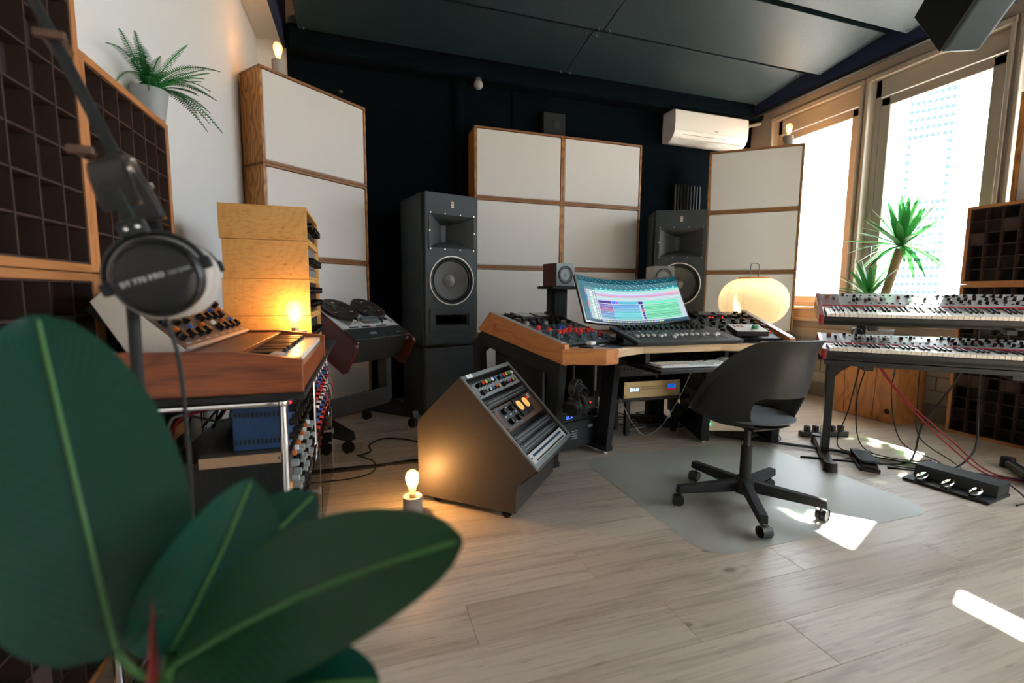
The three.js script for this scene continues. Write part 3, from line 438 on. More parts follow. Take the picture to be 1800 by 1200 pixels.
// ---------- computer screen ----------
{
  const t = thing('curved_monitor', 'curved ultrawide computer screen showing an audio editing timeline', 'monitor', [1.82, 0.739, -2.99]);
  const W = 0.84, H = 0.37, RAD = 1.3, tilt = R(-31), n = 32;
  const face = (w, h, off, z0) => { const p = [], uv = [], ix = []; for (let i = 0; i <= n; i++) { const a = ((i / n - 0.5) * w) / RAD; for (const j of [0, 1]) { p.push(Math.sin(a) * (RAD - off), (j - 0.5) * h, RAD - Math.cos(a) * (RAD - off) + z0); uv.push(i / n, j); } } for (let i = 0; i < n; i++) { const q = i * 2; ix.push(q, q + 2, q + 1, q + 1, q + 2, q + 3); } const g = new THREE.BufferGeometry(); g.setAttribute('position', new THREE.Float32BufferAttribute(p, 3)); g.setAttribute('uv', new THREE.Float32BufferAttribute(uv, 2)); g.setIndex(ix); g.computeVertexNormals(); return g; };
  const slab = (w, h, d) => { const g = new THREE.BoxGeometry(w, h, d, n, 1, 1), q = g.attributes.position; for (let i = 0; i < q.count; i++) { const a = q.getX(i) / RAD, z = q.getZ(i); q.setXYZ(i, Math.sin(a) * (RAD - z), q.getY(i), RAD - Math.cos(a) * (RAD - z)); } g.computeVertexNormals(); return g; };
  const up = [0, 0.262, 0.08];
  const pv = (name, g, m) => { const o = part(t, name, g, m, up); o.rotation.x = tilt; return o; };
  pv('screen_housing', slab(W, H, 0.026).translate(0, 0, -0.016), M.black); 
  pv('bezel', slab(W + 0.006, H + 0.006, 0.006).translate(0, 0, -0.0035), M.steel);
  const tex = canvas(1024, 450, (c, w, h) => {
    const R4 = (col, x, y, a, b) => { c.fillStyle = col; c.fillRect(x, y, a, b); };
    R4('#7f9ba0', 0, 0, w, h); R4('#0d3b47', 0, 0, w, 46); R4('#3c6570', 0, 46, w, 52); R4('#0c8b96', 140, 98, w - 140, 14);
    for (let i = 0; i < 60; i++) R4(i % 3 ? '#8fd0cf' : '#cfe6e2', 150 + i * 14, 52 + (i % 4) * 10, 8, 3);
    for (let i = 0; i < 16; i++) R4('#bfe9e4', 190 + i * 52, 101, 18, 6);
    for (let i = 0; i < 40; i++) R4('#5fa9ad', 10 + i * 24, 10 + (i % 3) * 9, 14, 4);
    R4('#35606a', 0, 98, 60, h - 98); R4('#547b80', 60, 98, 110, h - 98);
    ['#c06cc8', '#3d6fd0', '#d05a7a', '#57b3b8', '#8a5ad0'].forEach((k, i) => { for (let j = 0; j < 4; j++) R4(k, 62, 130 + (i * 4 + j) * 15, 12, 12); });
    for (let j = 0; j < 20; j++) { R4('#d8dedb', 78, 128 + j * 15, 86, 10); R4('#6d8a8c', 82, 130 + j * 15, 30, 5); R4('#23484d', 140, 129 + j * 15, 10, 6); }
    ['#8fc9b4', '#9fc7c9', '#b6bfd0', '#b49ad0', '#c88db4', '#a9bac0', '#b8c3c8', '#a9c0c8'].forEach((k, i) => R4(k, 175, 118 + i * 13, w - 175, 10));
    R4('#e39a94', 860, 150, 164, 12); R4('#d35a78', 175, 176, w - 175, 3);
    R4('#a7b4bd', 170, 222, w - 170, h - 222);
    for (let i = 0; i < 70; i++) R4('#96a5b0', 175 + i * 12, 222, 1, h - 222);
    const blk = (x, y, a, b, k) => R4(k, x, y, a, b);
    blk(185, 228, 140, 26, '#4b2f82'); blk(330, 228, 40, 26, '#3c6be0'); blk(372, 228, 24, 26, '#a44ac8'); blk(400, 228, 190, 26, '#4aa3b6'); blk(600, 228, 46, 26, '#3b2b7c'); blk(650, 228, 330, 26, '#62c9a4');
    for (let r = 0; r < 6; r++) { blk(185, 262 + r * 25, 145, 22, ['#5a4a98', '#6a3e86', '#8d4f7a', '#4a6ba0', '#4d7ba6', '#3f7f9c'][r]); blk(334, 262 + r * 25, 268, 22, ['#3f78b8', '#4589b9', '#4c97b0', '#3fa6a8', '#48a8b8', '#3a9aa0'][r]); blk(618, 262 + r * 25, 22, 22, r === 2 ? '#b04c6c' : '#3b3f86'); blk(646, 262 + r * 25, 330, 22, ['#4fb487', '#3ea675', '#56b98c', '#47ac80', '#3f9f74', '#50b58a'][r]); for (let x = 185; x < 975; x += 3) if (x < 604 || x > 646) R4('rgba(235,250,240,.75)', x, 272 + r * 25, 2, 2 + ((x * 37 + r * 11) % 5)); }
    R4('#24525e', 0, h - 26, w, 26); for (let i = 0; i < 24; i++) R4(['#d88fc0', '#8fb3e0', '#e0c48f', '#9fd0b0'][i % 4], 180 + i * 26, h - 20, 20, 14);
    R4('#2b3c4a', 0, h - 9, w, 9);
  });
  const sc = mat(0x0a0a0a, 0.25); sc.emissive = new THREE.Color(1, 1, 1); sc.emissiveMap = tex; sc.emissiveIntensity = 0.62;
  const face_ = pv('screen', face(W - 0.014, H - 0.016, 0.001, 0), sc); face_.userData.label = 'lit screen with colourful audio tracks';
  part(t, 'stand_neck', box(0.06, 0.24, 0.03, 0, 0.125, -0.02, 0.006), M.steel); part(t, 'stand_foot', box(0.28, 0.012, 0.2, 0, 0.006, -0.02, 0.004), M.steel);
}
// ---------- fader controller ----------
{
  const t = thing('fader_controller', 'black mixing controller with rows of knobs and silver faders', 'mixing controller', [1.94, 0.739, -2.37]);
  const b = new THREE.Group(); b.name = 'console'; b.rotation.x = R(11.5); b.position.y = 0.008; t.add(b);
  part(b, 'body', box(0.79, 0.024, 0.345, 0, 0.012, -0.165, 0.004), mat(0x23282a, 0.5));
  for (const s of [-1, 1]) part(t, 'support', box(0.03, 0.055, 0.05, s * 0.33, 0.0275, -0.3), M.black);
  for (let i = 0; i < 16; i++) {
    const x = -0.33 + i * 0.0415;
    for (let r = 0; r < 3; r++) knob(b, x + (r % 2) * 0.01, 0.024, -0.315 + r * 0.026, 0.0095, 0.018, M.blackGloss, 'rotary_knob');
    part(b, 'fader_slot', box(0.003, 0.001, 0.1, x, 0.0245, -0.075), M.rubber);
    part(b, 'fader_cap', box(0.015, 0.014, 0.026, 0, 0, 0, 0.003), M.knobWhite, [x, 0.031, -0.1 - [0, 0.01, 0.012, 0.01, -0.004, 0.016, -0.03, 0.008, 0.01, 0.02, 0.012, 0.015, 0.006, 0.02, -0.01, 0.012][i]]);
    part(b, 'channel_button', box(0.012, 0.004, 0.007, 0, 0, 0, 0.001), i % 5 === 2 ? M.knobWhite : M.rackGrey, [x, 0.0255, -0.215]); part(b, 'channel_button', box(0.012, 0.004, 0.007, 0, 0, 0, 0.001), M.rackGrey, [x, 0.0255, -0.2]);
  }
  for (let k = 0; k < 10; k++) part(b, 'key_button', box(0.014, 0.004, 0.01, 0, 0, 0, 0.001), M.rackGrey, [-0.372, 0.0255, -0.03 - k * 0.022]);
}
// ---------- things on the desk and tray ----------
{
  const t = thing('computer_keyboard', 'white computer keyboard with pastel coloured shortcut keys on the desk tray', 'keyboard', [1.91, 0.6195, -2.34], -3);
  part(t, 'case', box(0.5, 0.012, 0.16, 0, 0.008, 0, 0.004), M.whitePlastic);
  const cols = [0xf0ded8, 0xe8b9b0, 0xcfe0ea, 0xe7e0a8, 0xd8a8c0, 0xb8d8d0, 0xe9e6e0].map((c) => mat(c, 0.5)), g = new RoundedBoxGeometry(0.0165, 0.006, 0.0165, 1, 0.002), g2 = new RoundedBoxGeometry(0.1, 0.006, 0.0165, 1, 0.002);
  for (let r = 0; r < 6; r++) for (let i = 0; i < 24; i++) { if (r === 5 && i > 3 && i < 9) continue; if (i === 15 || i === 19) continue; part(t, 'key', g, i > 15 ? cols[6 - ((i * r) % 3 === 1 ? 1 : 0)] : cols[r < 2 ? 6 - (i % 2 ? 3 : 0) : (i * 3 + r) % 6], [-0.235 + i * 0.0204, 0.016, -0.06 + r * 0.0232]); }
  part(t, 'key', g2, cols[6], [-0.11, 0.016, 0.056]);
  const m = solo('computer_mouse', 'white computer mouse at the right of the desk tray', 'mouse', at(new THREE.SphereGeometry(1, 20, 12, 0, Math.PI * 2, 0, Math.PI / 2).scale(0.03, 0.028, 0.055), 2.26, 0.6195, -2.44, 0, 0.3, 0), M.whitePlastic);
}
{
  const t = thing('tablet', 'flat black tablet lying on the left end of the desk', 'tablet', [1.29, 0.7385, -2.44], 40);
  part(t, 'case', box(0.2, 0.012, 0.09, 0, 0.006, 0, 0.004), M.blackGloss); for (let k = 0; k < 3; k++) part(t, 'button', box(0.012, 0.002, 0.012, 0, 0, 0, 0.0008), M.knobWhite, [0.06 + k * 0.016, 0.0125, 0.025]);
  const e = thing('earbud_case', 'small white earbud case lying on the black tablet', 'earbud case', [1.285, 0.751, -2.45], 30); part(e, 'shell', box(0.06, 0.022, 0.044, 0, 0.011, 0, 0.011), M.whitePlastic); part(e, 'seam_line', box(0.0605, 0.0008, 0.0445, 0, 0.0145, 0, 0.0003), M.cream);
}
{
  const t = thing('desktop_controller', 'small wedge controller with a green knob at the right end of the desk', 'controller', [2.545, 0.79, -2.55], 0); t.rotation.set(ALPHA, R(-TH), 0, 'YXZ');
  part(t, 'case', box(0.22, 0.035, 0.17, 0, 0.02, 0, 0.005), M.black); part(t, 'top_plate', box(0.21, 0.003, 0.16, 0, 0.039, 0, 0.001), M.whitePlastic); knob(t, 0.04, 0.04, 0.02, 0.022, 0.024, M.knobGreen);
  for (let k = 0; k < 6; k++) part(t, 'pad', box(0.016, 0.003, 0.016, 0, 0, 0, 0.001), k % 2 ? M.knobRed : M.knobGrey, [-0.08 + (k % 3) * 0.026, 0.042, -0.04 + Math.floor(k / 3) * 0.028]);
}
// ---------- rack gear in and under the desk ----------
function unit(label, pos, turn, w, h, d, m, name = 'rack_unit') { const t = thing(name, label, 'rack unit', pos, turn); part(t, 'chassis', box(w - 0.03, h - 0.004, d, 0, h / 2, -d / 2 - 0.004), M.black); part(t, 'front_panel', box(w, h, 0.006, 0, h / 2, 0, 0.0015), m); for (const sx of [-1, 1]) for (const sy of [0.15, 0.85]) part(t, 'rack_screw', cyl(0.004, 0.004, 0.004, 0, 0, 0, 8, 'z'), M.black, [sx * (w / 2 - 0.012), h * sy, 0.004]); return t; }
{
  const t = unit('brushed gold audio interface with blue lit letters under the desk', [2.03, 0.298, -2.885], 0, 0.484, 0.12, 0.27, M.gold);
  const [g, m] = txt(0.09, 0.045, 256, 128, (c, w, h) => { c.fillStyle = '#c7b186'; c.fillRect(0, 0, w, h); c.font = 'bold 104px sans-serif'; c.textAlign = 'center'; c.lineWidth = 9; c.strokeStyle = '#4aa0e8'; c.strokeText('DAD', w / 2, 104); c.fillStyle = '#eaf6ff'; c.fillText('DAD', w / 2, 104); }); m.emissive = new THREE.Color(1, 1, 1); m.emissiveMap = canvas(256, 128, (c, w, h) => { c.fillStyle = '#000'; c.fillRect(0, 0, w, h); c.font = 'bold 104px sans-serif'; c.textAlign = 'center'; c.lineWidth = 7; c.strokeStyle = '#1e6cc0'; c.strokeText('DAD', w / 2, 104); c.fillStyle = '#cfeaff'; c.fillText('DAD', w / 2, 104); }); m.emissiveIntensity = 0.8;
  part(t, 'lit_sign', g, m, [-0.155, 0.062, 0.0035]);
  for (let r = 0; r < 2; r++) for (let k = 0; k < 24; k++) part(t, 'signal_lamp', box(0.0035, 0.005, 0.002), M.black, [-0.095 + k * 0.0085, 0.078 - r * 0.016, 0.0035]);
  part(t, 'small_display', box(0.07, 0.042, 0.002), mat(0x0a2a5a, 0.2, { emissive: 0x1450a8, emissiveIntensity: 0.5 }), [0.165, 0.07, 0.0035]); part(t, 'display_bar', box(0.07, 0.012, 0.002), mat(0x5a0a16, 0.2, { emissive: 0xa01030, emissiveIntensity: 0.4 }), [0.165, 0.052, 0.0042]);
  for (let k = 0; k < 4; k++) part(t, 'button', box(0.006, 0.006, 0.004), M.black, [0.118, 0.05 + k * 0.013, 0.004]);
  const u = unit('black rack unit with tiny lettering above the gold audio interface', [1.93, 0.46, -2.88], 0, 0.4, 0.085, 0.3, M.blackMetal);
  for (let k = 0; k < 5; k++) part(u, 'letter_bar', box(0.012, 0.005, 0.001), M.knobGrey, [0.02 + k * 0.015, 0.02, 0.0036]);
  for (let k = 0; k < 4; k++) knob(u, -0.15 + k * 0.03, 0.055, 0.003, 0.006, 0.01, M.black).rotation.x = Math.PI / 2;
  for (const x of [-0.17, 0.17]) part(u, 'support_bracket', box(0.02, 0.04, 0.2, x, -0.02, -0.16), M.black);
}
const inBay = (s, y, d = 0.2, x = 0.281) => wing(s, x, y, d);
{
  const a = unit('silver studio controller with green lamp, lowest rack unit in the right desk bay', inBay(-1, 0.064), -TH, 0.475, 0.1, 0.4, M.gold);
  a.children[1].material = mat(0xcfc4ac, 0.42, { metalness: 0.45 });
  part(a, 'green_lamp', sph(0.009, 0, 0, 0, 10, 8), M.ledGreen, [-0.175, 0.05, 0.005]);
  const [g, m] = txt(0.26, 0.04, 512, 80, (c, w, h) => { c.fillStyle = '#cfc4ac'; c.fillRect(0, 0, w, h); c.fillStyle = '#3a352c'; c.font = '32px sans-serif'; c.textAlign = 'center'; c.fillText('Discrete Class A Studio Controller', w / 2, 36); c.font = '18px sans-serif'; c.fillText('CUSTOM', w / 2, 64); }); part(a, 'printed_title', g, m, [0.02, 0.075, 0.0035]);
  const [g3, m3] = txt(0.05, 0.03, 128, 80, (c, w, h) => { c.fillStyle = '#cfc4ac'; c.fillRect(0, 0, w, h); c.fillStyle = '#3a352c'; c.font = 'italic 34px serif'; c.fillText('Avocet', 6, 40); c.font = '20px serif'; c.fillText('II A', 44, 68); }); part(a, 'printed_logo', g3, m3, [-0.205, 0.058, 0.0036]);
  part(a, 'jack', cyl(0.007, 0.007, 0.006, 0, 0, 0, 12, 'z'), M.black, [0.175, 0.022, 0.004]); for (const [x, y] of [[-0.2, 0.014], [0.2, 0.014], [-0.2, 0.086], [0.2, 0.086], [0.2, 0.05]]) part(a, 'panel_dot', cyl(0.003, 0.003, 0.004, 0, 0, 0, 8, 'z'), M.black, [x, y, 0.004]);
  const b = unit('black rack unit with green lamp and white label in the right desk bay', inBay(-1, 0.185), -TH, 0.475, 0.13, 0.4, M.blackMetal);
  part(b, 'green_lamp', box(0.01, 0.016, 0.004), M.ledGreen, [-0.185, 0.085, 0.004]); part(b, 'label_plate', box(0.075, 0.022, 0.002), M.whitePlastic, [-0.09, 0.08, 0.004]); for (let k = 0; k < 4; k++) part(b, 'letter', box(0.012, 0.014, 0.001), M.black, [-0.116 + k * 0.0165, 0.08, 0.0055]);
  for (const x of [0.03, 0.12]) part(b, 'handle_bar', at(box(0.006, 0.09, 0.012, 0, 0, 0, 0.002), x, 0.06, 0.008, 0, 0, -0.7), M.steel);
  const c = unit('black patch unit with rows of jacks, top of the right desk bay', inBay(-1, 0.42), -TH, 0.475, 0.11, 0.3, M.blackMetal);
  for (let r = 0; r < 2; r++) for (let k = 0; k < 14; k++) part(c, 'jack', cyl(0.008, 0.008, 0.006, 0, 0, 0, 10, 'z'), k % 3 ? M.darkSteel : M.cream, [-0.2 + k * 0.031, 0.035 + r * 0.04, 0.004]);
  const d = unit('black rack unit with louvres, lowest in the left desk bay', inBay(1, 0.064), TH, 0.475, 0.17, 0.4, M.blackMetal);
  for (let k = 0; k < 4; k++) part(d, 'louvre', box(0.05, 0.004, 0.004), M.steel, [0.02, 0.06 + k * 0.016, 0.004]); part(d, 'label_plate', box(0.04, 0.018, 0.002), M.knobGrey, [0.17, 0.12, 0.004]);
  const e = unit('black rack unit with a blue number display in the left desk bay', inBay(1, 0.24), TH, 0.475, 0.055, 0.4, M.blackMetal);
  const [g4, m4] = txt(0.06, 0.03, 128, 64, (c, w, h) => { c.fillStyle = '#04060c'; c.fillRect(0, 0, w, h); c.fillStyle = '#3d6bff'; c.font = 'bold 52px monospace'; c.textAlign = 'center'; c.fillText('21.4', w / 2, 50); }); m4.emissive = new THREE.Color(1, 1, 1); m4.emissiveMap = m4.map; m4.emissiveIntensity = 1.6; part(e, 'number_display', g4, m4, [-0.03, 0.028, 0.0036]);
  part(e, 'blue_lamp', box(0.006, 0.006, 0.003), M.ledBlue, [0.03, 0.045, 0.004]); for (const x of [0.1, 0.15, 0.19]) knob(e, x, 0.027, 0.003, 0.011, 0.014, M.blackGloss).rotation.x = Math.PI / 2;
  const f = unit('grey half width unit with a red lamp in the left desk bay', inBay(1, 0.305, 0.19, 0.4), TH, 0.22, 0.075, 0.3, mat(0x3a4143, 0.5));
  part(f, 'red_lamp', sph(0.006, 0, 0, 0, 10, 8), M.ledRed, [0.03, 0.04, 0.005]); knob(f, 0.0, 0.04, 0.003, 0.014, 0.014, M.black).rotation.x = Math.PI / 2; part(f, 'support_shelf', box(0.44, 0.008, 0.3, -0.12, -0.005, -0.16), M.black);
}

// ---------- slanted rack trolley ----------
{
  // local frame: origin under the rear lower corner of the near side, +x along the side to the front, +z... width runs to -z
  const th = Math.atan2(-0.654, 0.756), W = 0.556;
  const t = thing('rack_trolley', 'brown slanted rack trolley on castors with knobs and two yellow meters', 'rack trolley', [0.244, 0, -2.251]); t.rotation.y = th;
  const prof = new THREE.Shape(); prof.moveTo(0, 0.05); prof.lineTo(0.52, 0.05); prof.lineTo(0.522, 0.13); prof.bezierCurveTo(0.525, 0.19, 0.55, 0.205, 0.62, 0.268); prof.lineTo(0.232, 0.658); prof.lineTo(0.018, 0.447); prof.quadraticCurveTo(-0.006, 0.425, -0.006, 0.4); prof.closePath();
  const side = uvm(new THREE.ExtrudeGeometry(prof, { depth: 0.015, bevelEnabled: true, bevelSize: 0.0015, bevelThickness: 0.0015, bevelSegments: 1, curveSegments: 10 }), 'x');
  part(t, 'side_panel', side, M.rackPaint, [0, 0, -0.018]); part(t, 'side_panel', side, M.rackPaint, [0, 0, -W]);
  part(t, 'bottom_panel', box(0.5, 0.015, W - 0.036, 0.26, 0.06, -W / 2), M.rackPaint); part(t, 'back_panel', box(0.015, 0.36, W - 0.036, 0.006, 0.23, -W / 2), M.rackPaint);
  part(t, 'lid', at(box(0.3, 0.015, W - 0.036), 0.124, 0.545, -W / 2, 0, 0, R(45)), M.rackPaint);
  part(t, 'front_panel', box(0.015, 0.13, W - 0.036, 0.512, 0.115, -W / 2), M.rackPaint); part(t, 'toe_panel', at(box(0.12, 0.012, W - 0.036), 0.575, 0.222, -W / 2, 0, 0, R(42)), M.rackPaint);
  for (const [x, z] of [[0.07, -0.07], [0.46, -0.05], [0.07, -0.5], [0.46, -0.5]]) { part(t, 'castor', [cyl(0.024, 0.024, 0.022, 0, 0.024, 0, 16, 'z'), box(0.03, 0.02, 0.03, 0, 0.045, 0)], M.rubber, [x, 0, z]); }
  // slanted front: a frame whose y axis is the face normal, x runs from top to bottom, z across
  const L = Math.hypot(0.388, 0.39), f = new THREE.Group(); f.name = 'rack_front'; f.position.set(0.426, 0.463, -W / 2); f.rotation.z = -Math.PI / 4; t.add(f);
  const P = (name, g, m, p, r) => part(f, name, g, m, p, r);
  for (const s of [-1, 1]) P('edge_trim', box(L, 0.012, 0.014, 0, 0.003, s * (W / 2 - 0.009), 0.002), M.rackGrey); for (const s of [-1, 1]) P('edge_trim', box(0.02, 0.012, W - 0.03, s * (L / 2 - 0.012), 0.001, 0, 0.002), M.rackGrey);
  P('inner_tray', box(L - 0.04, 0.004, W - 0.04, 0, -0.05, 0), M.black);
  const tag = txt(0.055, 0.02, 128, 48, (c, w, h) => { c.fillStyle = '#e8e8e4'; c.fillRect(0, 0, w, h); c.fillStyle = '#222'; c.font = 'bold 34px sans-serif'; c.textAlign = 'center'; c.fillText('TK2', w / 2, 36); }); tag[0].rotateX(-Math.PI / 2).rotateY(-Math.PI / 2); P('paper_tag', tag[0], tag[1], [-0.262, 0.012, 0.21]);
  const U = 0.0445, x0 = -L / 2 + 0.025;
  const plate = (u0, n, m, name) => P(name, box(n * U - 0.002, 0.004, 0.484, x0 + (u0 + n / 2) * U, -0.002, 0, 0.001), m);
  // equaliser with coloured caps
  plate(0.6, 2, M.greyPanel, 'equaliser_plate').material = mat(0x7d8486, 0.45);
  const caps = [M.knobRed, M.knobYellow, M.knobGreen, M.knobWhite, M.knobBlue], X = (u) => x0 + u * U;
  const kz = (u, z, r, h, m, cap) => { const o = part(f, 'knob', knobG(r, h), M.blackGloss, [X(u), 0, z], [0, rr(-1, 1), 0]); if (cap) part(o, 'knob_cap', cyl(r * 0.75, r * 0.8, 0.005, 0, h + 0.0025, 0, 12), cap); };
  for (let k = 0; k < 12; k++) { const z = 0.2 - k * 0.035; if (k === 6) continue; kz(1.1, z, 0.0125, 0.02, 0, k === 0 ? null : caps[(k + 4 - (k > 6 ? 2 : 0)) % 5]); kz(2.05, z + (k % 2) * 0.006, k === 0 || k === 7 ? 0.015 : 0.009, 0.016, 0, k === 0 || k === 7 ? null : caps[(k + 1) % 5]); }
  for (let k = 0; k < 14; k++) P('small_switch', cyl(0.003, 0.003, 0.008, 0, 0.004, 0, 6), M.knobWhite, [X(1.58), 0, 0.21 - k * 0.031]);
  const grille = (u0, n) => { plate(u0, n, mat(0x24292b, 0.45), 'vent_plate'); for (let k = 0; k < 5 * n; k++) P('vent_slot', box(0.0035, 0.002, 0.44, 0, 0, 0), k % 2 ? M.rackGrey : M.rubber, [X(u0) + 0.006 + k * 0.0082, 0.001, 0]); };
  grille(3.0, 1);
  // brown compressor with two meters
  plate(4.15, 3, M.brownPanel, 'compressor_plate');
  P('dark_plate', box(0.11, 0.002, 0.16, X(5.6), 0.001, 0.12), M.tealPanel); P('dark_plate_edge', box(0.114, 0.001, 0.164, X(5.6), 0.0006, 0.12), M.knobGrey);
  for (const [u, z] of [[5.0, 0.165], [5.0, 0.08], [6.3, 0.165], [6.3, 0.08]]) kz(u, z, 0.017, 0.022);
  for (const [u, z] of [[5.6, 0.12], [5.6, 0.06], [4.7, 0.12], [6.6, 0.12], [5.6, 0.18]]) P('small_switch', cyl(0.004, 0.004, 0.01, 0, 0.005, 0, 8), M.knobWhite, [X(u), 0, z]);
  for (const z of [-0.015, -0.095]) { P('meter_case', box(0.11, 0.012, 0.072, X(5.4), 0.004, z, 0.004), M.black); P('lit_meter_scale', at(extr(rect(0.056, 0.05, 0.02), 0.002), X(5.25), 0.0105, z, -Math.PI / 2, 0, 0), mat(0xf0c070, 0.35, { emissive: 0xffb85a, emissiveIntensity: 0.25 })); P('meter_needle', at(box(0.036, 0.001, 0.0012), X(5.3), 0.0135, z + 0.004, 0, 0.3, 0), M.black); }  // meter scales given a faint glow of their own, as if backlit
  P('lever_switch', cyl(0.004, 0.004, 0.014, 0, 0.007, 0, 8), M.steel, [X(5.7), 0, -0.165]); P('red_lamp', sph(0.005, 0, 0, 0, 8, 6), M.ledRed, [X(4.8), 0.003, -0.16]); for (let k = 0; k < 3; k++) P('printed_bar', box(0.005, 0.0006, 0.03), M.knobWhite, [X(4.45) + k * 0.009, 0.0004, -0.2 + k * 0.004]);
  for (const u of [4.4, 6.9]) for (const z of [0.225, -0.225, 0.09]) P('bolt', cyl(0.006, 0.006, 0.003, 0, 0.0015, 0, 10), M.darkSteel, [X(u), 0, z]);
  grille(7.75, 1); grille(8.85, 1);
  plate(10.05, 1.4, M.greyPanel, 'patch_plate').material = mat(0xc6cac8, 0.4);
  for (let k = 0; k < 24; k++) { P('patch_button', box(0.012, 0.008, 0.009, 0, 0.003, 0, 0.001), M.blueBox, [X(10.5), 0, 0.2 - k * 0.0172]); P('patch_jack', cyl(0.004, 0.004, 0.006, 0, 0.002, 0, 8), M.black, [X(11.1), 0, 0.2 - k * 0.0172]); }
  for (let k = 0; k < 7; k++) for (const s of [-1, 1]) P('rack_screw', cyl(0.004, 0.004, 0.003, 0, 0.0015, 0, 8), M.black, [X([0.8, 2.3, 3.5, 4.5, 6.8, 8.2, 10.6][k]), 0.001, s * 0.235]);
}
// ---------- tape recorder on a cart ----------
{
  const th = 45; // looks to +x+z
  const c = thing('recorder_cart', 'black steel cart on castors carrying the tape recorder', 'cart', [-0.06, 0, -3.55], th);
  for (const s of [-1, 1]) {
    part(c, 'upright', box(0.06, 0.5, 0.09, s * 0.33, 0.39, -0.03, 0.004), M.darkSteel).material = mat(0x2b3032, 0.5);
    const foot = extr(shapeOf([[-0.27, 0.09], [-0.27, 0.15], [-0.06, 0.19], [0.08, 0.19], [0.27, 0.135], [0.285, 0.09]]), 0.06, 0.003).rotateY(-Math.PI / 2).translate(0.03, 0, 0); part(c, 'foot', foot, M.blackMetal, [s * 0.33, 0, 0]);
    for (const z of [-0.235, 0.25]) part(c, 'castor', [cyl(0.038, 0.038, 0.014, -0.012, 0.038, 0, 18, 'x'), cyl(0.038, 0.038, 0.014, 0.012, 0.038, 0, 18, 'x'), box(0.02, 0.05, 0.03, 0, 0.07, 0, 0.004)], M.rubber, [s * 0.33, 0, z]);
  }
  part(c, 'crossbar', box(0.6, 0.13, 0.03, 0, 0.25, 0.03, 0.004), mat(0x2b3136, 0.5)); part(c, 'cradle', box(0.6, 0.03, 0.14, 0, 0.62, -0.03), M.blackMetal);
  const t = thing('tape_recorder', 'open reel tape recorder with red wood cheeks and two dark reels', 'tape recorder', [0.14, 0.735, -3.38], 0); t.rotation.set(R(31), R(th), 0, 'YXZ');
  // y is the deck normal, -z runs up the deck
  const D = 0.44, w = 0.55;
  part(t, 'chassis', box(w - 0.01, 0.2, D - 0.02, 0, -0.108, -D / 2, 0.004), mat(0x24282a, 0.5));
  part(t, 'deck_plate', box(w, 0.008, D - 0.13, 0, 0, -D / 2 - 0.065, 0.002), mat(0xb4b7b5, 0.45)); part(t, 'lower_plate', box(w, 0.008, 0.127, 0, 0, -0.064, 0.002), mat(0x23292a, 0.5)); part(t, 'plate_trim', [box(w, 0.004, 0.005, 0, 0.004, -0.129), box(w, 0.004, 0.005, 0, 0.004, -0.003)], M.steel);
  for (const s of [-1, 1]) { const g = extr(rect(0.5, 0.235, 0.03), 0.024, 0.003).rotateY(Math.PI / 2).translate(-0.012, 0, 0); part(t, 'wood_cheek', g, M.mahog, [s * (w / 2 + 0.014), -0.125, -0.2]); for (const [y, z] of [[-0.05, -0.1], [-0.2, -0.1], [-0.12, -0.36]]) part(t, 'cheek_bolt', cyl(0.007, 0.007, 0.004, 0, 0, 0, 10, 'x'), M.black, [s * (w / 2 + 0.03), y, z]); part(t, 'front_latch', box(0.02, 0.02, 0.014, 0, 0, 0, 0.003), M.steel, [s * 0.25, -0.02, 0.004]); part(t, 'front_latch', box(0.02, 0.02, 0.014, 0, 0, 0, 0.003), M.black, [s * 0.24, -0.19, 0.004]); }
  const tape = mat(0x2e1b15, 0.4), flange = mat(0x3a3d3d, 0.3, { metalness: 0.3 });
  for (const s of [-1, 1]) {
    const r = new THREE.Group(); r.name = 'reel'; r.position.set(s * 0.138, 0.014, -0.345); t.add(r);
    const fl = new THREE.Shape(); fl.absarc(0, 0, 0.133, 0, Math.PI * 2);
    for (let k = 0; k < 3; k++) { const p = new THREE.Path(), a0 = k * R(120) + R(12), a1 = a0 + R(96); p.absarc(0, 0, 0.112, a0, a1, false); p.absarc(0, 0, 0.055, a1 - 0.1, a0 + 0.1, true); fl.holes.push(p); }
    part(r, 'upper_flange', extr(fl, 0.002, 0, 'x', 36).rotateX(-Math.PI / 2), flange, [0, 0.012, 0]); part(r, 'lower_flange', cyl(0.133, 0.133, 0.002, 0, -0.004, 0, 48), flange); part(r, 'tape_pack', cyl(s < 0 ? 0.122 : 0.115, s < 0 ? 0.122 : 0.115, 0.0135, 0, 0.004, 0, 48), tape); part(r, 'hub', [cyl(0.03, 0.03, 0.008, 0, 0.017, 0, 24), cyl(0.012, 0.016, 0.016, 0, 0.027, 0, 16)], flange);
    for (let k = 0; k < 3; k++) part(r, 'white_mark', at(box(0.026, 0.001, 0.006), 0, 0, 0), M.whitePlastic, [Math.cos(k * 2.1 + 0.5) * 0.083, 0.0148, Math.sin(k * 2.1 + 0.5) * 0.083]);
  }
  part(t, 'head_base', box(0.2, 0.006, 0.09, 0.02, 0.006, -0.19, 0.003), mat(0xc3c5c2, 0.4)); part(t, 'head_cover', at(extr(rect(0.16, 0.04, 0.018), 0.026, 0.003), 0.02, 0.008, -0.205, -Math.PI / 2, 0, 0), mat(0x555b5c, 0.4));
  for (let k = 0; k < 7; k++) part(t, 'head_cap', cyl(0.008, 0.008, 0.014, 0, 0, 0, 12), M.steel, [-0.045 + k * 0.022, 0.014, -0.168]);
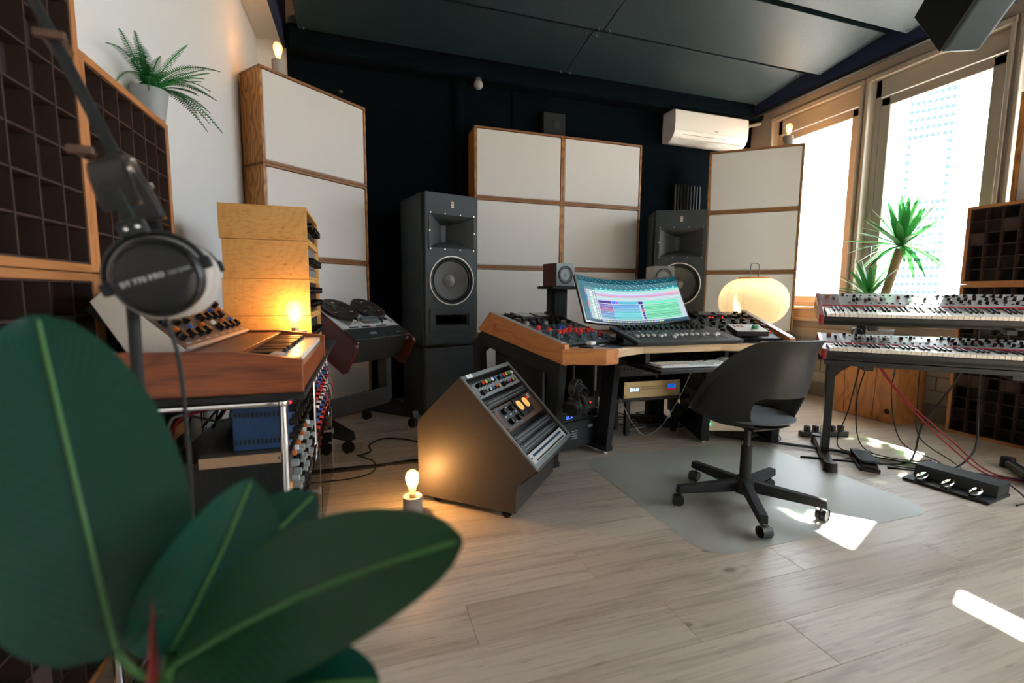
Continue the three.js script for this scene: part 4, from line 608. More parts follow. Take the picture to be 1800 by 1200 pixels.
  for (const [x, z, r, h] of [[-0.13, -0.19, 0.02, 0.03], [0.17, -0.2, 0.022, 0.02], [0.11, -0.165, 0.014, 0.026], [-0.13, -0.19, 0.014, 0.036]]) part(t, 'roller', cyl(r, r, h, 0, h / 2, 0, 20), M.chrome, [x, 0.004, z]);
  for (const x of [-0.21, 0.22]) part(t, 'tension_arm', [at(box(0.012, 0.008, 0.07, 0, 0, 0, 0.003), x, 0.012, -0.2, 0, 0.5, 0), cyl(0.008, 0.008, 0.024, x + 0.015, 0.016, -0.17, 12)], M.steel);
  for (let k = 0; k < 13; k++) part(t, 'deck_button', box(0.017, 0.008, 0.011, 0, 0, 0, 0.002), k === 7 ? M.red : M.black, [-0.2 + k * 0.02 + (k > 3 ? 0.035 : 0) + (k > 7 ? 0.06 : 0), 0.006, -0.143]);
  for (let k = 0; k < 3; k++) part(t, 'meter_ring', new THREE.TorusGeometry(0.009, 0.0025, 8, 16).rotateX(Math.PI / 2), M.steel, [-0.08 + k * 0.022, 0.005, -0.06]); part(t, 'name_plate', box(0.045, 0.002, 0.012), M.steel, [0.19, 0.005, -0.05]);
  for (const [x, z] of [[-0.26, -0.12], [0.26, -0.12], [-0.26, -0.012], [0.26, -0.012], [0, -0.12], [0, -0.012]]) part(t, 'plate_screw', cyl(0.004, 0.004, 0.003, 0, 0, 0, 8), M.steel, [x, 0.005, z]);
}
// ---------- bare bulb lamps ----------
function bulbLamp(label, pos, power, on = true) {
  const t = thing('bulb_lamp', label, 'lamp', pos, 0, 'bare bulb lamps in concrete holders');
  part(t, 'holder', lathe([[0.0001, 0], [0.044, 0], [0.045, 0.002], [0.045, 0.098], [0.043, 0.1], [0.031, 0.1], [0.03, 0.085], [0.0001, 0.085]], 28), M.cement);
  part(t, 'screw_socket', cyl(0.014, 0.014, 0.028, 0, 0.099, 0, 16), M.steel);
  part(t, 'bulb_glass', lathe([[0.013, 0.108], [0.014, 0.12], [0.019, 0.14], [0.029, 0.168], [0.032, 0.188], [0.03, 0.206], [0.022, 0.219], [0.01, 0.226], [0.0001, 0.227]], 28), M.bulbGlass);
  part(t, 'glass_stem', cyl(0.004, 0.007, 0.03, 0, 0.123, 0, 10), M.bulbGlass);
  const fil = []; for (let k = 0; k < 4; k++) { const a = k * Math.PI / 2 + 0.4; fil.push(bar([Math.cos(a) * 0.004, 0.138, Math.sin(a) * 0.004], [Math.cos(a) * 0.011, 0.195, Math.sin(a) * 0.011], 0.0016, 8)); }
  part(t, 'lamp_filament', fil, M.filament).userData.kind = 'stuff';
  const l = new THREE.PointLight(new THREE.Color().setRGB(1, 0.5, 0.16), power, 0, 2); l.position.set(0, 0.17, 0); l.castShadow = true; l.shadow.radius = 0.8; l.name = 'bulb'; t.add(l);
  return t;
}
bulbLamp('bare glowing bulb in a concrete holder on the floor beside the rack trolley', [0.2, 0, -2.13], 0.25);
bulbLamp('bare bulb lamp on top of the corner acoustic stack by the left wall', [-0.54, 2.611, -3.87], 0.12);
bulbLamp('bare bulb lamp on top of the acoustic stack by the window', [4.28, 2.611, -3.89], 0.12);
bulbLamp('bare glowing bulb lamp behind the wooden synthesizer', [-0.275, 0.79, -2.12], 0.085);

// ---------- chrome tube shelf ----------
const CZ = [-1.3, -2.03, -2.76], CY = [0.03, 0.42, 0.765];
{
  const t = thing('chrome_shelf', 'chrome tube shelf with smoked glass doors under the wooden synthesizer', 'shelf');
  const XF = -0.205, XB = -0.6, r = 0.0095;
  for (const z of CZ) for (const x of [XF, XB]) { part(t, 'post', bar([x, 0.02, z], [x, 0.765, z], r, 14), M.chrome); for (const y of CY) part(t, 'ball_joint', sph(0.0135, x, y, z, 14, 10), M.chrome); part(t, 'foot', cyl(0.012, 0.016, 0.02, x, 0.01, z, 14), M.rubber); }
  for (const y of CY) { for (const z of CZ) part(t, 'tube', bar([XF, y, z], [XB, y, z], r, 14), M.chrome); for (const x of [XF, XB]) for (let k = 0; k < 2; k++) part(t, 'tube', bar([x, y, CZ[k]], [x, y, CZ[k + 1]], r, 14), M.chrome); }
  for (const y of [0.03, 0.42]) for (let k = 0; k < 2; k++) part(t, 'shelf_panel', box(0.38, 0.006, 0.7, -0.4025, y, (CZ[k] + CZ[k + 1]) / 2), M.blackMetal);
  part(t, 'table_board', box(0.47, 0.016, 1.5, -0.385, 0.783, -2.03, 0.003), M.blackMatte);
  for (let k = 0; k < 2; k++) { const zc = (CZ[k] + CZ[k + 1]) / 2, d = new THREE.Group(); d.name = 'glass_door'; d.position.set(XF + 0.016, 0, 0); t.add(d); part(d, 'door_pane', box(0.006, 0.365, 0.69, 0, 0.225, zc, 0.001), M.smoked); part(d, 'door_knob', [cyl(0.006, 0.006, 0.026, 0.014, 0.368, zc, 12, 'x'), cyl(0.014, 0.014, 0.008, 0.03, 0.368, zc, 18, 'x')], M.steel); part(d, 'pane_edge', box(0.008, 0.365, 0.004, 0, 0.225, zc - 0.345), M.steel); }
  part(t, 'back_panel', box(0.004, 0.33, 0.7, XB, 0.225, -2.395), M.blackMetal);
}
// gear on the shelf, fronts look to +x
function gear(label, pos, w, h, d, m, frontM, name = 'rack_unit') { const t = thing(name, label, 'audio unit', pos, 90); part(t, 'chassis', box(w, h, d, 0, h / 2, -d / 2 - 0.004, 0.003), m); part(t, 'front_panel', box(w + 0.02, h, 0.006, 0, h / 2, 0, 0.001), frontM); return t; }
const fknob = (t, x, y, r, h, m) => part(t, 'knob', knobG(r, h), m, [x, y, 0.003], [Math.PI / 2, 0, 0]);
{
  const a = gear('blue metal audio unit with vent slots under the wooden synthesizer', [-0.212, 0.616, -1.64], 0.5, 0.13, 0.13, M.blueBox, M.blueBox);
  for (const y of [0.1, 0.025]) for (let k = 0; k < 11; k++) part(a, 'vent_slot', box(0.002, 0.014, 0.005), M.rubber, [-0.2505, y, -0.02 - k * 0.0105]);
  for (let r = 0; r < 3; r++) for (let k = 0; k < 9; k++) fknob(a, -0.22 + k * 0.055, 0.025 + r * 0.04, 0.011, 0.022, M.blackGloss);
  for (let k = 0; k < 6; k++) part(a, 'red_lamp', sph(0.004, 0, 0, 0, 8, 6), M.ledRed, [-0.2 + k * 0.08, 0.118, 0.005]);
  const b = thing('metal_tray', 'beige metal tray under the blue audio unit', 'tray', [-0.32, 0.586, -1.66]); part(b, 'tray_side', box(0.2, 0.028, 0.004, 0, 0.014, 0.3, 0.001), M.beigeMetal); part(b, 'tray_top', box(0.2, 0.004, 0.6, 0, 0.026, 0), mat(0x5d564e, 0.6, { metalness: 0.4 })); part(b, 'tray_bolt', cyl(0.003, 0.003, 0.004, 0.09, 0.014, 0.302, 8, 'z'), M.black);
  const c = gear('black rack unit with many silver knobs below the beige tray', [-0.215, 0.43, -1.665], 0.484, 0.155, 0.3, M.blackMetal, M.darkPanel);
  for (let k = 0; k < 9; k++) part(c, 'vent_slot', box(0.002, 0.05, 0.01), M.rubber, [-0.243, 0.1, -0.03 - k * 0.03]);
  for (let r = 0; r < 3; r++) for (let k = 0; k < 10; k++) fknob(c, -0.215 + k * 0.048, 0.03 + r * 0.045, 0.012, 0.02, (r + k) % 3 ? M.knobGrey : M.blackGloss);
  for (let k = 0; k < 8; k++) part(c, 'switch', box(0.008, 0.016, 0.012, 0, 0, 0, 0.002), k % 2 ? M.knobWhite : M.knobOrange, [-0.19 + k * 0.05, 0.142, 0.008]);
  const d = gear('modular synthesizer panel in the far bay of the chrome shelf', [-0.215, 0.43, -2.395], 0.64, 0.3, 0.2, M.blackMetal, mat(0x6c7374, 0.4, { metalness: 0.3 }), 'modular_synthesizer');
  for (let r = 0; r < 6; r++) for (let k = 0; k < 14; k++) fknob(d, -0.3 + k * 0.046, 0.03 + r * 0.046, 0.009, 0.018, [M.blackGloss, M.knobWhite, M.blackGloss, M.knobRed, M.blackGloss, M.knobBlue][(r * 5 + k * 3) % 6]);
  const cs = [M.cableRed, M.cable, M.cableGrey, M.cable, M.cableRed];
  for (let k = 0; k < 5; k++) part(d, 'patch_cable', tube([[-0.25 + k * 0.1, 0.25 - (k % 2) * 0.09, 0.01], [-0.22 + k * 0.1, 0.16, 0.05], [-0.12 + k * 0.07, 0.1, 0.05], [-0.1 + k * 0.08, 0.07, 0.01]], 0.0025, 16, 6), cs[k]);
  for (let k = 0; k < 9; k++) { const z = rr(-1.42, -1.95), pts = [[-0.36, rr(0.62, 0.72), z], [-0.45, rr(0.62, 0.7), z + rr(-0.1, 0.1)], [-0.52, rr(0.5, 0.7), z + rr(-0.15, 0.15)], [-0.56, rr(0.45, 0.6), z + rr(-0.1, 0.1)]]; solo('hanging_cable', 'thin cable tangled behind the blue audio unit', 'cable', tube(pts, 0.004, 20, 6), [M.cable, M.cable, M.cableGrey, M.cableRed][k % 4], 'cables behind the blue audio unit'); }
}
// ---------- wooden keyboard synthesizer ----------
{
  const t = thing('wooden_synthesizer', 'walnut cased keyboard synthesizer with raised knob panel on the chrome shelf', 'synthesizer', [0, 0.792, 0]);
  const z0 = -1.3, z1 = -2.03, cheek = () => extr(shapeOf([[-0.6, 0], [-0.156, 0], [-0.156, 0.082], [-0.17, 0.086], [-0.318, 0.107], [-0.6, 0.112]]), 0.016, 0.002);
  part(t, 'end_cheek', cheek(), M.walnut, [0, 0, z0 - 0.018]); part(t, 'end_cheek', cheek(), M.walnut, [0, 0, z1]);
  part(t, 'front_rail', box(0.016, 0.062, z0 - z1 - 0.04, -0.165, 0.031, (z0 + z1) / 2, 0.002), M.walnut); part(t, 'base_board', box(0.42, 0.01, z0 - z1 - 0.04, -0.38, 0.006, (z0 + z1) / 2), M.black); part(t, 'back_board', box(0.014, 0.105, z0 - z1 - 0.04, -0.59, 0.053, (z0 + z1) / 2), M.walnut);
  part(t, 'top_board', box(0.27, 0.012, z0 - z1 - 0.042, -0.447, 0.096, (z0 + z1) / 2, 0.002, 'z'), M.walnut);
  part(t, 'key_bed', box(0.14, 0.03, z0 - z1 - 0.042, -0.242, 0.04, (z0 + z1) / 2), M.black);
  part(t, 'wheel_plate', box(0.145, 0.012, 0.09, -0.242, 0.072, -1.365, 0.002), M.blackPlastic);
  const wk = new RoundedBoxGeometry(0.138, 0.016, 0.0222, 1, 0.002), bk = new RoundedBoxGeometry(0.086, 0.016, 0.011, 1, 0.003);
  for (let k = 0; k < 26; k++) { const z = -1.425 - k * 0.0233; part(t, 'white_key', wk, M.keyWhite, [-0.24, 0.07, z]); if (![2, 6].includes((k + 3) % 7) && k < 25) part(t, 'black_key', bk, M.keyBlack, [-0.268, 0.084, z - 0.0117]); }
  for (const z of [-1.342, -1.378]) part(t, 'pitch_wheel', at(cyl(0.032, 0.032, 0.014, 0, 0, 0, 24, 'z'), -0.225, 0.066, z), mat(0xb8b6b2, 0.4));
  part(t, 'rocker_switch', box(0.02, 0.02, 0.014, -0.29, 0.085, -1.35, 0.003), M.black); part(t, 'rocker_switch', box(0.02, 0.012, 0.014, -0.265, 0.082, -1.35, 0.003), M.knobWhite);
  // raised panel: lower front edge at x -.433, leans back 45 degrees
  const p = new THREE.Group(); p.name = 'control_panel'; p.position.set(-0.433, 0.112, (z0 + z1) / 2 - 0.01); p.rotation.z = R(-45); t.add(p); // local +x is the normal, +y up the panel
  p.rotation.z = R(45);
  const W = 0.64, H = 0.215;
  part(p, 'panel_case', box(0.07, H, W - 0.02, -0.038, H / 2, 0, 0.003), M.blackMetal);
  for (const s of [-1, 1]) part(p, 'side_plate', extr(shapeOf([[0, 0], [0, H], [-0.045, H], [-0.1, 0.04], [-0.08, -0.06]]), 0.004, 0.001), M.cream, [0, 0, s * (W / 2) - 0.002]);
  part(p, 'panel_face', box(0.004, H, W, 0.002, H / 2, 0, 0.001), mat(0x57483c, 0.35, { metalness: 0.35 })); part(p, 'panel_trim', box(0.01, 0.014, W, 0.003, H + 0.004, 0, 0.003), M.walnut); part(p, 'panel_lip', box(0.012, 0.01, W, 0.004, -0.004, 0, 0.002), M.alu);
  const kx = (y, z, r, m) => part(p, 'knob', knobG(r, 0.018), m, [0.004, y, z], [0, 0, -Math.PI / 2]);
  for (let r = 0; r < 4; r++) for (let k = 0; k < 9; k++) { if ((r === 3 && k > 3 && k < 6) || (r + k) % 5 === 4) continue; kx(0.035 + r * 0.048, 0.28 - k * 0.068, 0.014, M.blackGloss); }
  for (let r = 0; r < 3; r++) for (let k = 0; k < 6; k++) part(p, 'rocker', box(0.012, 0.014, 0.01, 0, 0, 0, 0.002), [M.knobOrange, M.knobBlue, M.knobOrange, M.knobWhite][(r + k) % 4], [0.008, 0.058 + r * 0.048, 0.26 - k * 0.105]);
  for (let k = 0; k < 8; k++) part(p, 'printed_label', box(0.0006, 0.006, 0.03), M.knobGrey, [0.0043, 0.012, 0.27 - k * 0.08]);
}
// ---------- plywood rack boxes ----------
{
  const ys = [0.792, 0.95, 1.108, 1.27], hs = [0.157, 0.157, 0.161, 0.142], what = ['lowest', 'second lowest', 'second highest', 'topmost'];
  for (let k = 0; k < 4; k++) {
    const h = hs[k], t = thing('plywood_rack_box', 'birch plywood rack box, ' + what[k] + ' of the stack behind the synthesizer', 'rack box', [-0.219 - k * 0.001, ys[k], -2.44], 90, 'stack of plywood rack boxes');
    const w = 0.5, d = 0.325 + (k % 2) * 0.008, th = 0.012;
    for (const s of [-1, 1]) part(t, 'side_board', box(th, h - 0.001, d, 0, 0, 0, 0.001, 'z'), M.ply, [s * (w - th) / 2, h / 2, -d / 2]);
    part(t, 'top_board', box(w - 2 * th, th, d, 0, h - th / 2 - 0.0005, -d / 2, 0, 'z'), M.ply); part(t, 'bottom_board', box(w - 2 * th, th, d, 0, th / 2 + 0.0005, -d / 2, 0, 'z'), M.ply); part(t, 'back_board', box(w - 2 * th, h - 2 * th, 0.006, 0, h / 2, -d + 0.01), M.ply);
    part(t, 'gear_panel', box(w - 2 * th - 0.004, h - 2 * th - 0.006, 0.006, 0, h / 2, -0.02), [M.darkPanel, M.darkPanel, M.alu, M.darkPanel][k]);
    for (let r = 0; r < (k === 1 ? 2 : 1); r++) for (let i = 0; i < 6; i++) part(t, 'knob', knobG(0.016, 0.034), M.blackGloss, [-0.19 + i * 0.074, k === 1 ? 0.05 + r * 0.06 : h / 2, -0.017], [Math.PI / 2, 0, 0]);
    for (let i = 0; i < 4; i++) part(t, 'switch', cyl(0.004, 0.004, 0.018, 0, 0, 0, 8, 'z'), M.steel, [-0.15 + i * 0.1, h * 0.3, -0.012]);
  }
}

// ---------- two red stage keyboards on a stand ----------
const KA = 45; // long axis along (+x,+z); front looks to (-x,+z)
const KO = [2.86, 0, -2.17];
const kp = (s, y, t) => [KO[0] + 0.7071 * (s + t), y, KO[2] + 0.7071 * (s - t)];
function stageKeyboard(label, pos, tilt) { // origin: left front lower corner; +x to the right along the keys, -z to the rear
  const g0 = thing('stage_keyboard', label, 'keyboard', pos, 0, 'pair of red stage keyboards'); g0.rotation.set(tilt, R(-45), 0, 'YXZ');
  const L = 1.075, D = 0.33, P = (n, g, m, p, r) => part(g0, n, g, m, p, r);
  P('chassis', box(L - 0.04, 0.05, D, L / 2, 0.027, -D / 2, 0.004), M.blackMetal); P('under_rail', box(L - 0.04, 0.03, 0.04, L / 2, 0.012, -0.02, 0.003), M.blackMetal);
  const pf = () => extr(shapeOf([[0, 0], [0, 0.062], [0.15, 0.085], [D, 0.118], [D, 0.012], [0.3, 0]]), 0.018, 0.002).rotateY(Math.PI / 2);
  P('end_block', pf(), M.redGloss, [0, 0, 0]); P('end_block', pf(), M.redGloss, [L - 0.018, 0, 0]); P('wood_end', box(0.006, 0.05, 0.3, -0.002, 0.036, -0.165, 0.002), M.pine);
  P('red_strip', at(box(L - 0.036, 0.006, 0.02, 0, 0, 0, 0.002), L / 2, 0.083, -0.152, R(12), 0, 0), M.red);
  const pan = new THREE.Group(); pan.name = 'control_panel'; pan.position.set(L / 2, 0.079, -0.158); pan.rotation.x = R(11); g0.add(pan);
  part(pan, 'panel_plate', box(L - 0.036, 0.012, 0.17, 0, 0.002, -0.085, 0.002), mat(0xb7b7b8, 0.4, { metalness: 0.15 })); part(pan, 'red_corner', at(box(0.1, 0.001, 0.165), -L / 2 + 0.07, 0.0086, -0.085), M.red).material = mat(0x8f6b68, 0.45);
  const wk = new RoundedBoxGeometry(0.0222, 0.022, 0.15, 1, 0.002), bk = new RoundedBoxGeometry(0.0115, 0.018, 0.094, 1, 0.003);
  for (let k = 0; k < 43; k++) { const x = 0.033 + k * 0.0235 + 0.011; P('white_key', wk, M.keyWhite, [x, 0.063, -0.077]); if (![2, 6].includes((k + 2) % 7) && k < 42) P('black_key', bk, M.keyBlack, [x + 0.0118, 0.076, -0.104]); }
  const kk = (x, z, r, h, m) => part(pan, 'knob', knobG(r, h), m, [x, 0.008, z], [0, rr(-2, 2), 0]);
  part(pan, 'pitch_stick', box(0.026, 0.02, 0.012, -0.478, 0.016, -0.12, 0.004), M.pine); part(pan, 'mod_wheel', at(cyl(0.014, 0.014, 0.012, 0, 0, 0, 16, 'x'), -0.445, 0.01, -0.09), M.darkSteel);
  for (let i = 0; i < 46; i++) part(pan, 'button', box(0.011, 0.005, 0.007, 0, 0, 0, 0.001), M.black, [-0.36 + (i % 23) * 0.037 + rr(-0.006, 0.006), 0.01, i < 23 ? -0.135 + rr(-0.006, 0.006) : -0.03 + rr(-0.006, 0.006)]);
  for (let i = 0; i < 9; i++) part(pan, 'drawbar', box(0.013, 0.018, 0.022, 0, 0, 0, 0.003), [M.black, M.black, M.knobWhite, M.black, M.black, M.knobWhite, M.knobWhite, M.black, M.knobWhite][i], [-0.34 + i * 0.021, 0.017, -0.06 - (i % 3) * 0.012]);
  for (const [x, z] of [[-0.39, -0.14], [-0.33, -0.12], [-0.1, -0.1], [-0.05, -0.12], [0.03, -0.09], [0.1, -0.13]]) kk(x, z, 0.0085, 0.017, M.blackGloss);
  for (let i = 0; i < 26; i++) kk(0.14 + (i % 9) * 0.042 + rr(-0.008, 0.008), -0.045 - Math.floor(i / 9) * 0.042 + rr(-0.006, 0.006), 0.0085, 0.018, M.blackGloss);
  part(pan, 'lit_display', box(0.085, 0.002, 0.03, -0.02, 0.009, -0.075), mat(0xc9c9c6, 0.2)); for (let i = 0; i < 7; i++) part(pan, 'red_lamp', box(0.004, 0.002, 0.003), M.ledRed, [-0.2 + i * 0.09, 0.009, -0.1]);
  return g0;
}
stageKeyboard('upper red stage keyboard of the pair by the yucca', kp(-0.075, 0.87, 0.0), R(15));
stageKeyboard('lower red stage keyboard resting on the black stand', kp(-0.06, 0.66, -0.11), R(4));
{
  const t = thing('keyboard_stand', 'black steel keyboard stand with two tiers and long floor feet', 'keyboard stand', KO, -45); // local x along keys, -z to rear
  for (const x of [0, 1.0]) {
    part(t, 'leg', box(0.045, 0.6, 0.07, x, 0.325, 0.02, 0.004), M.blackMetal); part(t, 'floor_foot', box(0.05, 0.045, 0.62, x, 0.028, -0.02, 0.012), M.blackMetal);
    part(t, 'foot_cap', [cyl(0.034, 0.038, 0.06, x, 0.03, 0.29, 18), cyl(0.034, 0.038, 0.06, x, 0.03, -0.33, 18)], M.blackPlastic);
    part(t, 'gusset', extr(shapeOf([[0, 0], [0.09, 0], [0.03, -0.05], [0, -0.09]]), 0.03), M.blackMetal, [x ? x - 0.02 : x + 0.02, 0.622, 0.0], [0, x ? Math.PI : 0, 0]);
    part(t, 'upper_post', box(0.05, 0.3, 0.02, x ? 0.82 : 0.2, 0.77, -0.31, 0.003), M.blackMetal); part(t, 'upper_arm', at(box(0.05, 0.02, 0.31, 0, 0, 0, 0.003), x ? 0.82 : 0.2, 0.895, -0.16, R(15), 0, 0), M.blackMetal); part(t, 'arm_stop', box(0.05, 0.035, 0.03, x ? 0.82 : 0.2, 0.856, 0.005, 0.008), M.blackPlastic); part(t, 'arm_wheel', new THREE.TorusGeometry(0.028, 0.004, 8, 20), M.blackMetal, [x ? 0.86 : 0.16, 0.81, -0.2]);
  }
  part(t, 'front_beam', box(1.09, 0.03, 0.05, 0.5, 0.64, 0.09, 0.003), M.blackMetal); part(t, 'rear_beam', box(1.09, 0.04, 0.04, 0.5, 0.64, -0.2, 0.003), M.blackMetal);
  for (const x of [0.18, 0.84]) part(t, 'side_tie', box(0.05, 0.03, 0.32, x, 0.615, -0.06), M.blackMetal);
}
// ---------- pedals ----------
{
  const t = thing('volume_pedal', 'black volume pedal on the floor under the stage keyboards', 'pedal', [2.99, 0, -2.0], -45);
  part(t, 'pedal_base', box(0.105, 0.02, 0.33, 0, 0.012, 0, 0.004), M.blackPlastic); const tr = new THREE.Group(); tr.name = 'treadle'; tr.position.set(0, 0.05, 0); tr.rotation.x = R(-4); t.add(tr);
  part(tr, 'treadle_plate', box(0.1, 0.014, 0.31, 0, 0, -0.005, 0.004), mat(0x3a3f40, 0.6)); for (let i = 0; i < 18; i++) part(tr, 'rubber_rib', box(0.09, 0.004, 0.006, 0, 0.008, -0.14 + i * 0.0155, 0.001), M.darkSteel); part(t, 'pivot', [box(0.11, 0.05, 0.04, 0, 0.03, -0.11, 0.004), box(0.08, 0.02, 0.06, 0, 0.03, 0.12)], M.blackPlastic);
  const u = thing('triple_pedal', 'black triple piano pedal unit with three chrome pedals', 'pedal unit', [3.11, 0, -1.59], -82); // pedals point to local +z
  part(u, 'base_plate', box(0.37, 0.014, 0.25, 0, 0.009, 0.02, 0.003), M.black); part(u, 'housing', extr(shapeOf([[-0.11, 0.012], [-0.11, 0.075], [0.02, 0.075], [0.035, 0.012]]), 0.35, 0.003).rotateY(-Math.PI / 2), mat(0x2a2f31, 0.55), [0.175, 0, 0]);
  for (let k = 0; k < 3; k++) { const x = -0.115 + k * 0.115, p = part(u, 'chrome_pedal', new THREE.SphereGeometry(1, 20, 12).scale(0.026, 0.012, 0.055), M.chrome, [x, 0.04, 0.085], [R(12), 0, 0]); part(p, 'pedal_arm', box(0.016, 0.01, 0.06, 0, -0.002, -0.06, 0.003), M.chrome); part(u, 'pedal_pad', box(0.03, 0.008, 0.05, x, 0.018, 0.11, 0.002), M.rubber); }
}
// ---------- oak block, palm ----------
{
  const t = thing('oak_block', 'thick solid oak block by the window carrying the palm pot', 'wood block', [4.3, 0, -2.818]);
  part(t, 'block_body', box(0.34, 0.5, 0.526, 0, 0.25, 0, 0.008, 'y'), M.block); const cr = mat(0x3a2313, 0.9);
  for (const z of [-0.17, -0.06, 0.09]) part(t, 'crack', at(box(0.003, 0.44, 0.003), 0, 0, 0, R(z * 14), 0, 0), cr, [-0.1705, 0.25, z]);
  part(t, 'knot', cyl(0.022, 0.022, 0.002, 0, 0, 0, 16, 'x'), cr, [-0.1702, 0.1, 0.2]);
}
function blade(len, w, bend, fold = 0.25, n = 8) { // strap leaf along +z, arching down
  const p = [], ix = [];
  for (let i = 0; i <= n; i++) { const u = i / n, ww = w * Math.pow(Math.sin(Math.PI * Math.min(1, 0.12 + u * 0.88)), 0.8) * (u > 0.98 ? 0.05 : 1), z = len * (u - bend * bend * 0.12 * u * u), y = -bend * len * u * u; p.push(-ww, y + ww * fold, z, 0, y, z, ww, y + ww * fold, z); }
  for (let i = 0; i < n; i++) { const a = i * 3; ix.push(a, a + 3, a + 1, a + 1, a + 3, a + 4, a + 1, a + 4, a + 2, a + 2, a + 4, a + 5); }
  const g = new THREE.BufferGeometry(); g.setAttribute('position', new THREE.Float32BufferAttribute(p, 3)); g.setIndex(ix); g.computeVertexNormals(); g.setAttribute('uv', new THREE.Float32BufferAttribute(new Float32Array(p.length / 3 * 2), 2)); return g;
}
{
  const t = thing('yucca_palm', 'potted yucca palm with two leafy crowns before the window', 'plant', [4.3, 0.501, -2.9]);
  part(t, 'pot', lathe([[0.0001, 0], [0.12, 0], [0.125, 0.01], [0.15, 0.25], [0.152, 0.265], [0.143, 0.265], [0.138, 0.225], [0.0001, 0.225]], 36), M.potGrey); part(t, 'soil', cyl(0.137, 0.137, 0.01, 0, 0.228, 0, 24), M.soil);
  part(t, 'trunk', tube([[0.02, 0.2, -0.02], [0.03, 0.42, 0.02], [0.03, 0.7, 0.085], [0.02, 0.95, 0.15]], 0.034, 24, 12), M.trunk); part(t, 'trunk', tube([[-0.04, 0.2, -0.02], [-0.05, 0.4, -0.03], [-0.05, 0.55, -0.03]], 0.024, 12, 10), M.trunk); part(t, 'side_shoot', blade(0.09, 0.008, 0.3), M.yucca[1], [0.02, 0.8, 0.08], [R(-35), R(200), 0]);
  const gs = [blade(0.42, 0.026, 0.1), blade(0.4, 0.023, 0.35), blade(0.38, 0.02, 0.6), blade(0.3, 0.019, 0.2)];
  const crown = (c, n, sc, tag) => { for (let i = 0; i < n; i++) { const u = i / n, el = R(88 - 98 * Math.pow(u, 0.85)), az = i * 2.399 + tag, g = gs[el > R(55) ? 0 : el > R(10) ? (i % 2 ? 1 : 0) : 2], o = part(t, 'leaf', g, M.yucca[i % 3], c); o.rotation.set(-el, az, rr(-0.3, 0.3), 'YXZ'); o.scale.setScalar(sc * rr(0.85, 1.1)); } };
  crown([0.02, 0.97, 0.15], 54, 1.0, 0.3); crown([-0.05, 0.55, -0.03], 32, 0.78, 1.1);
}
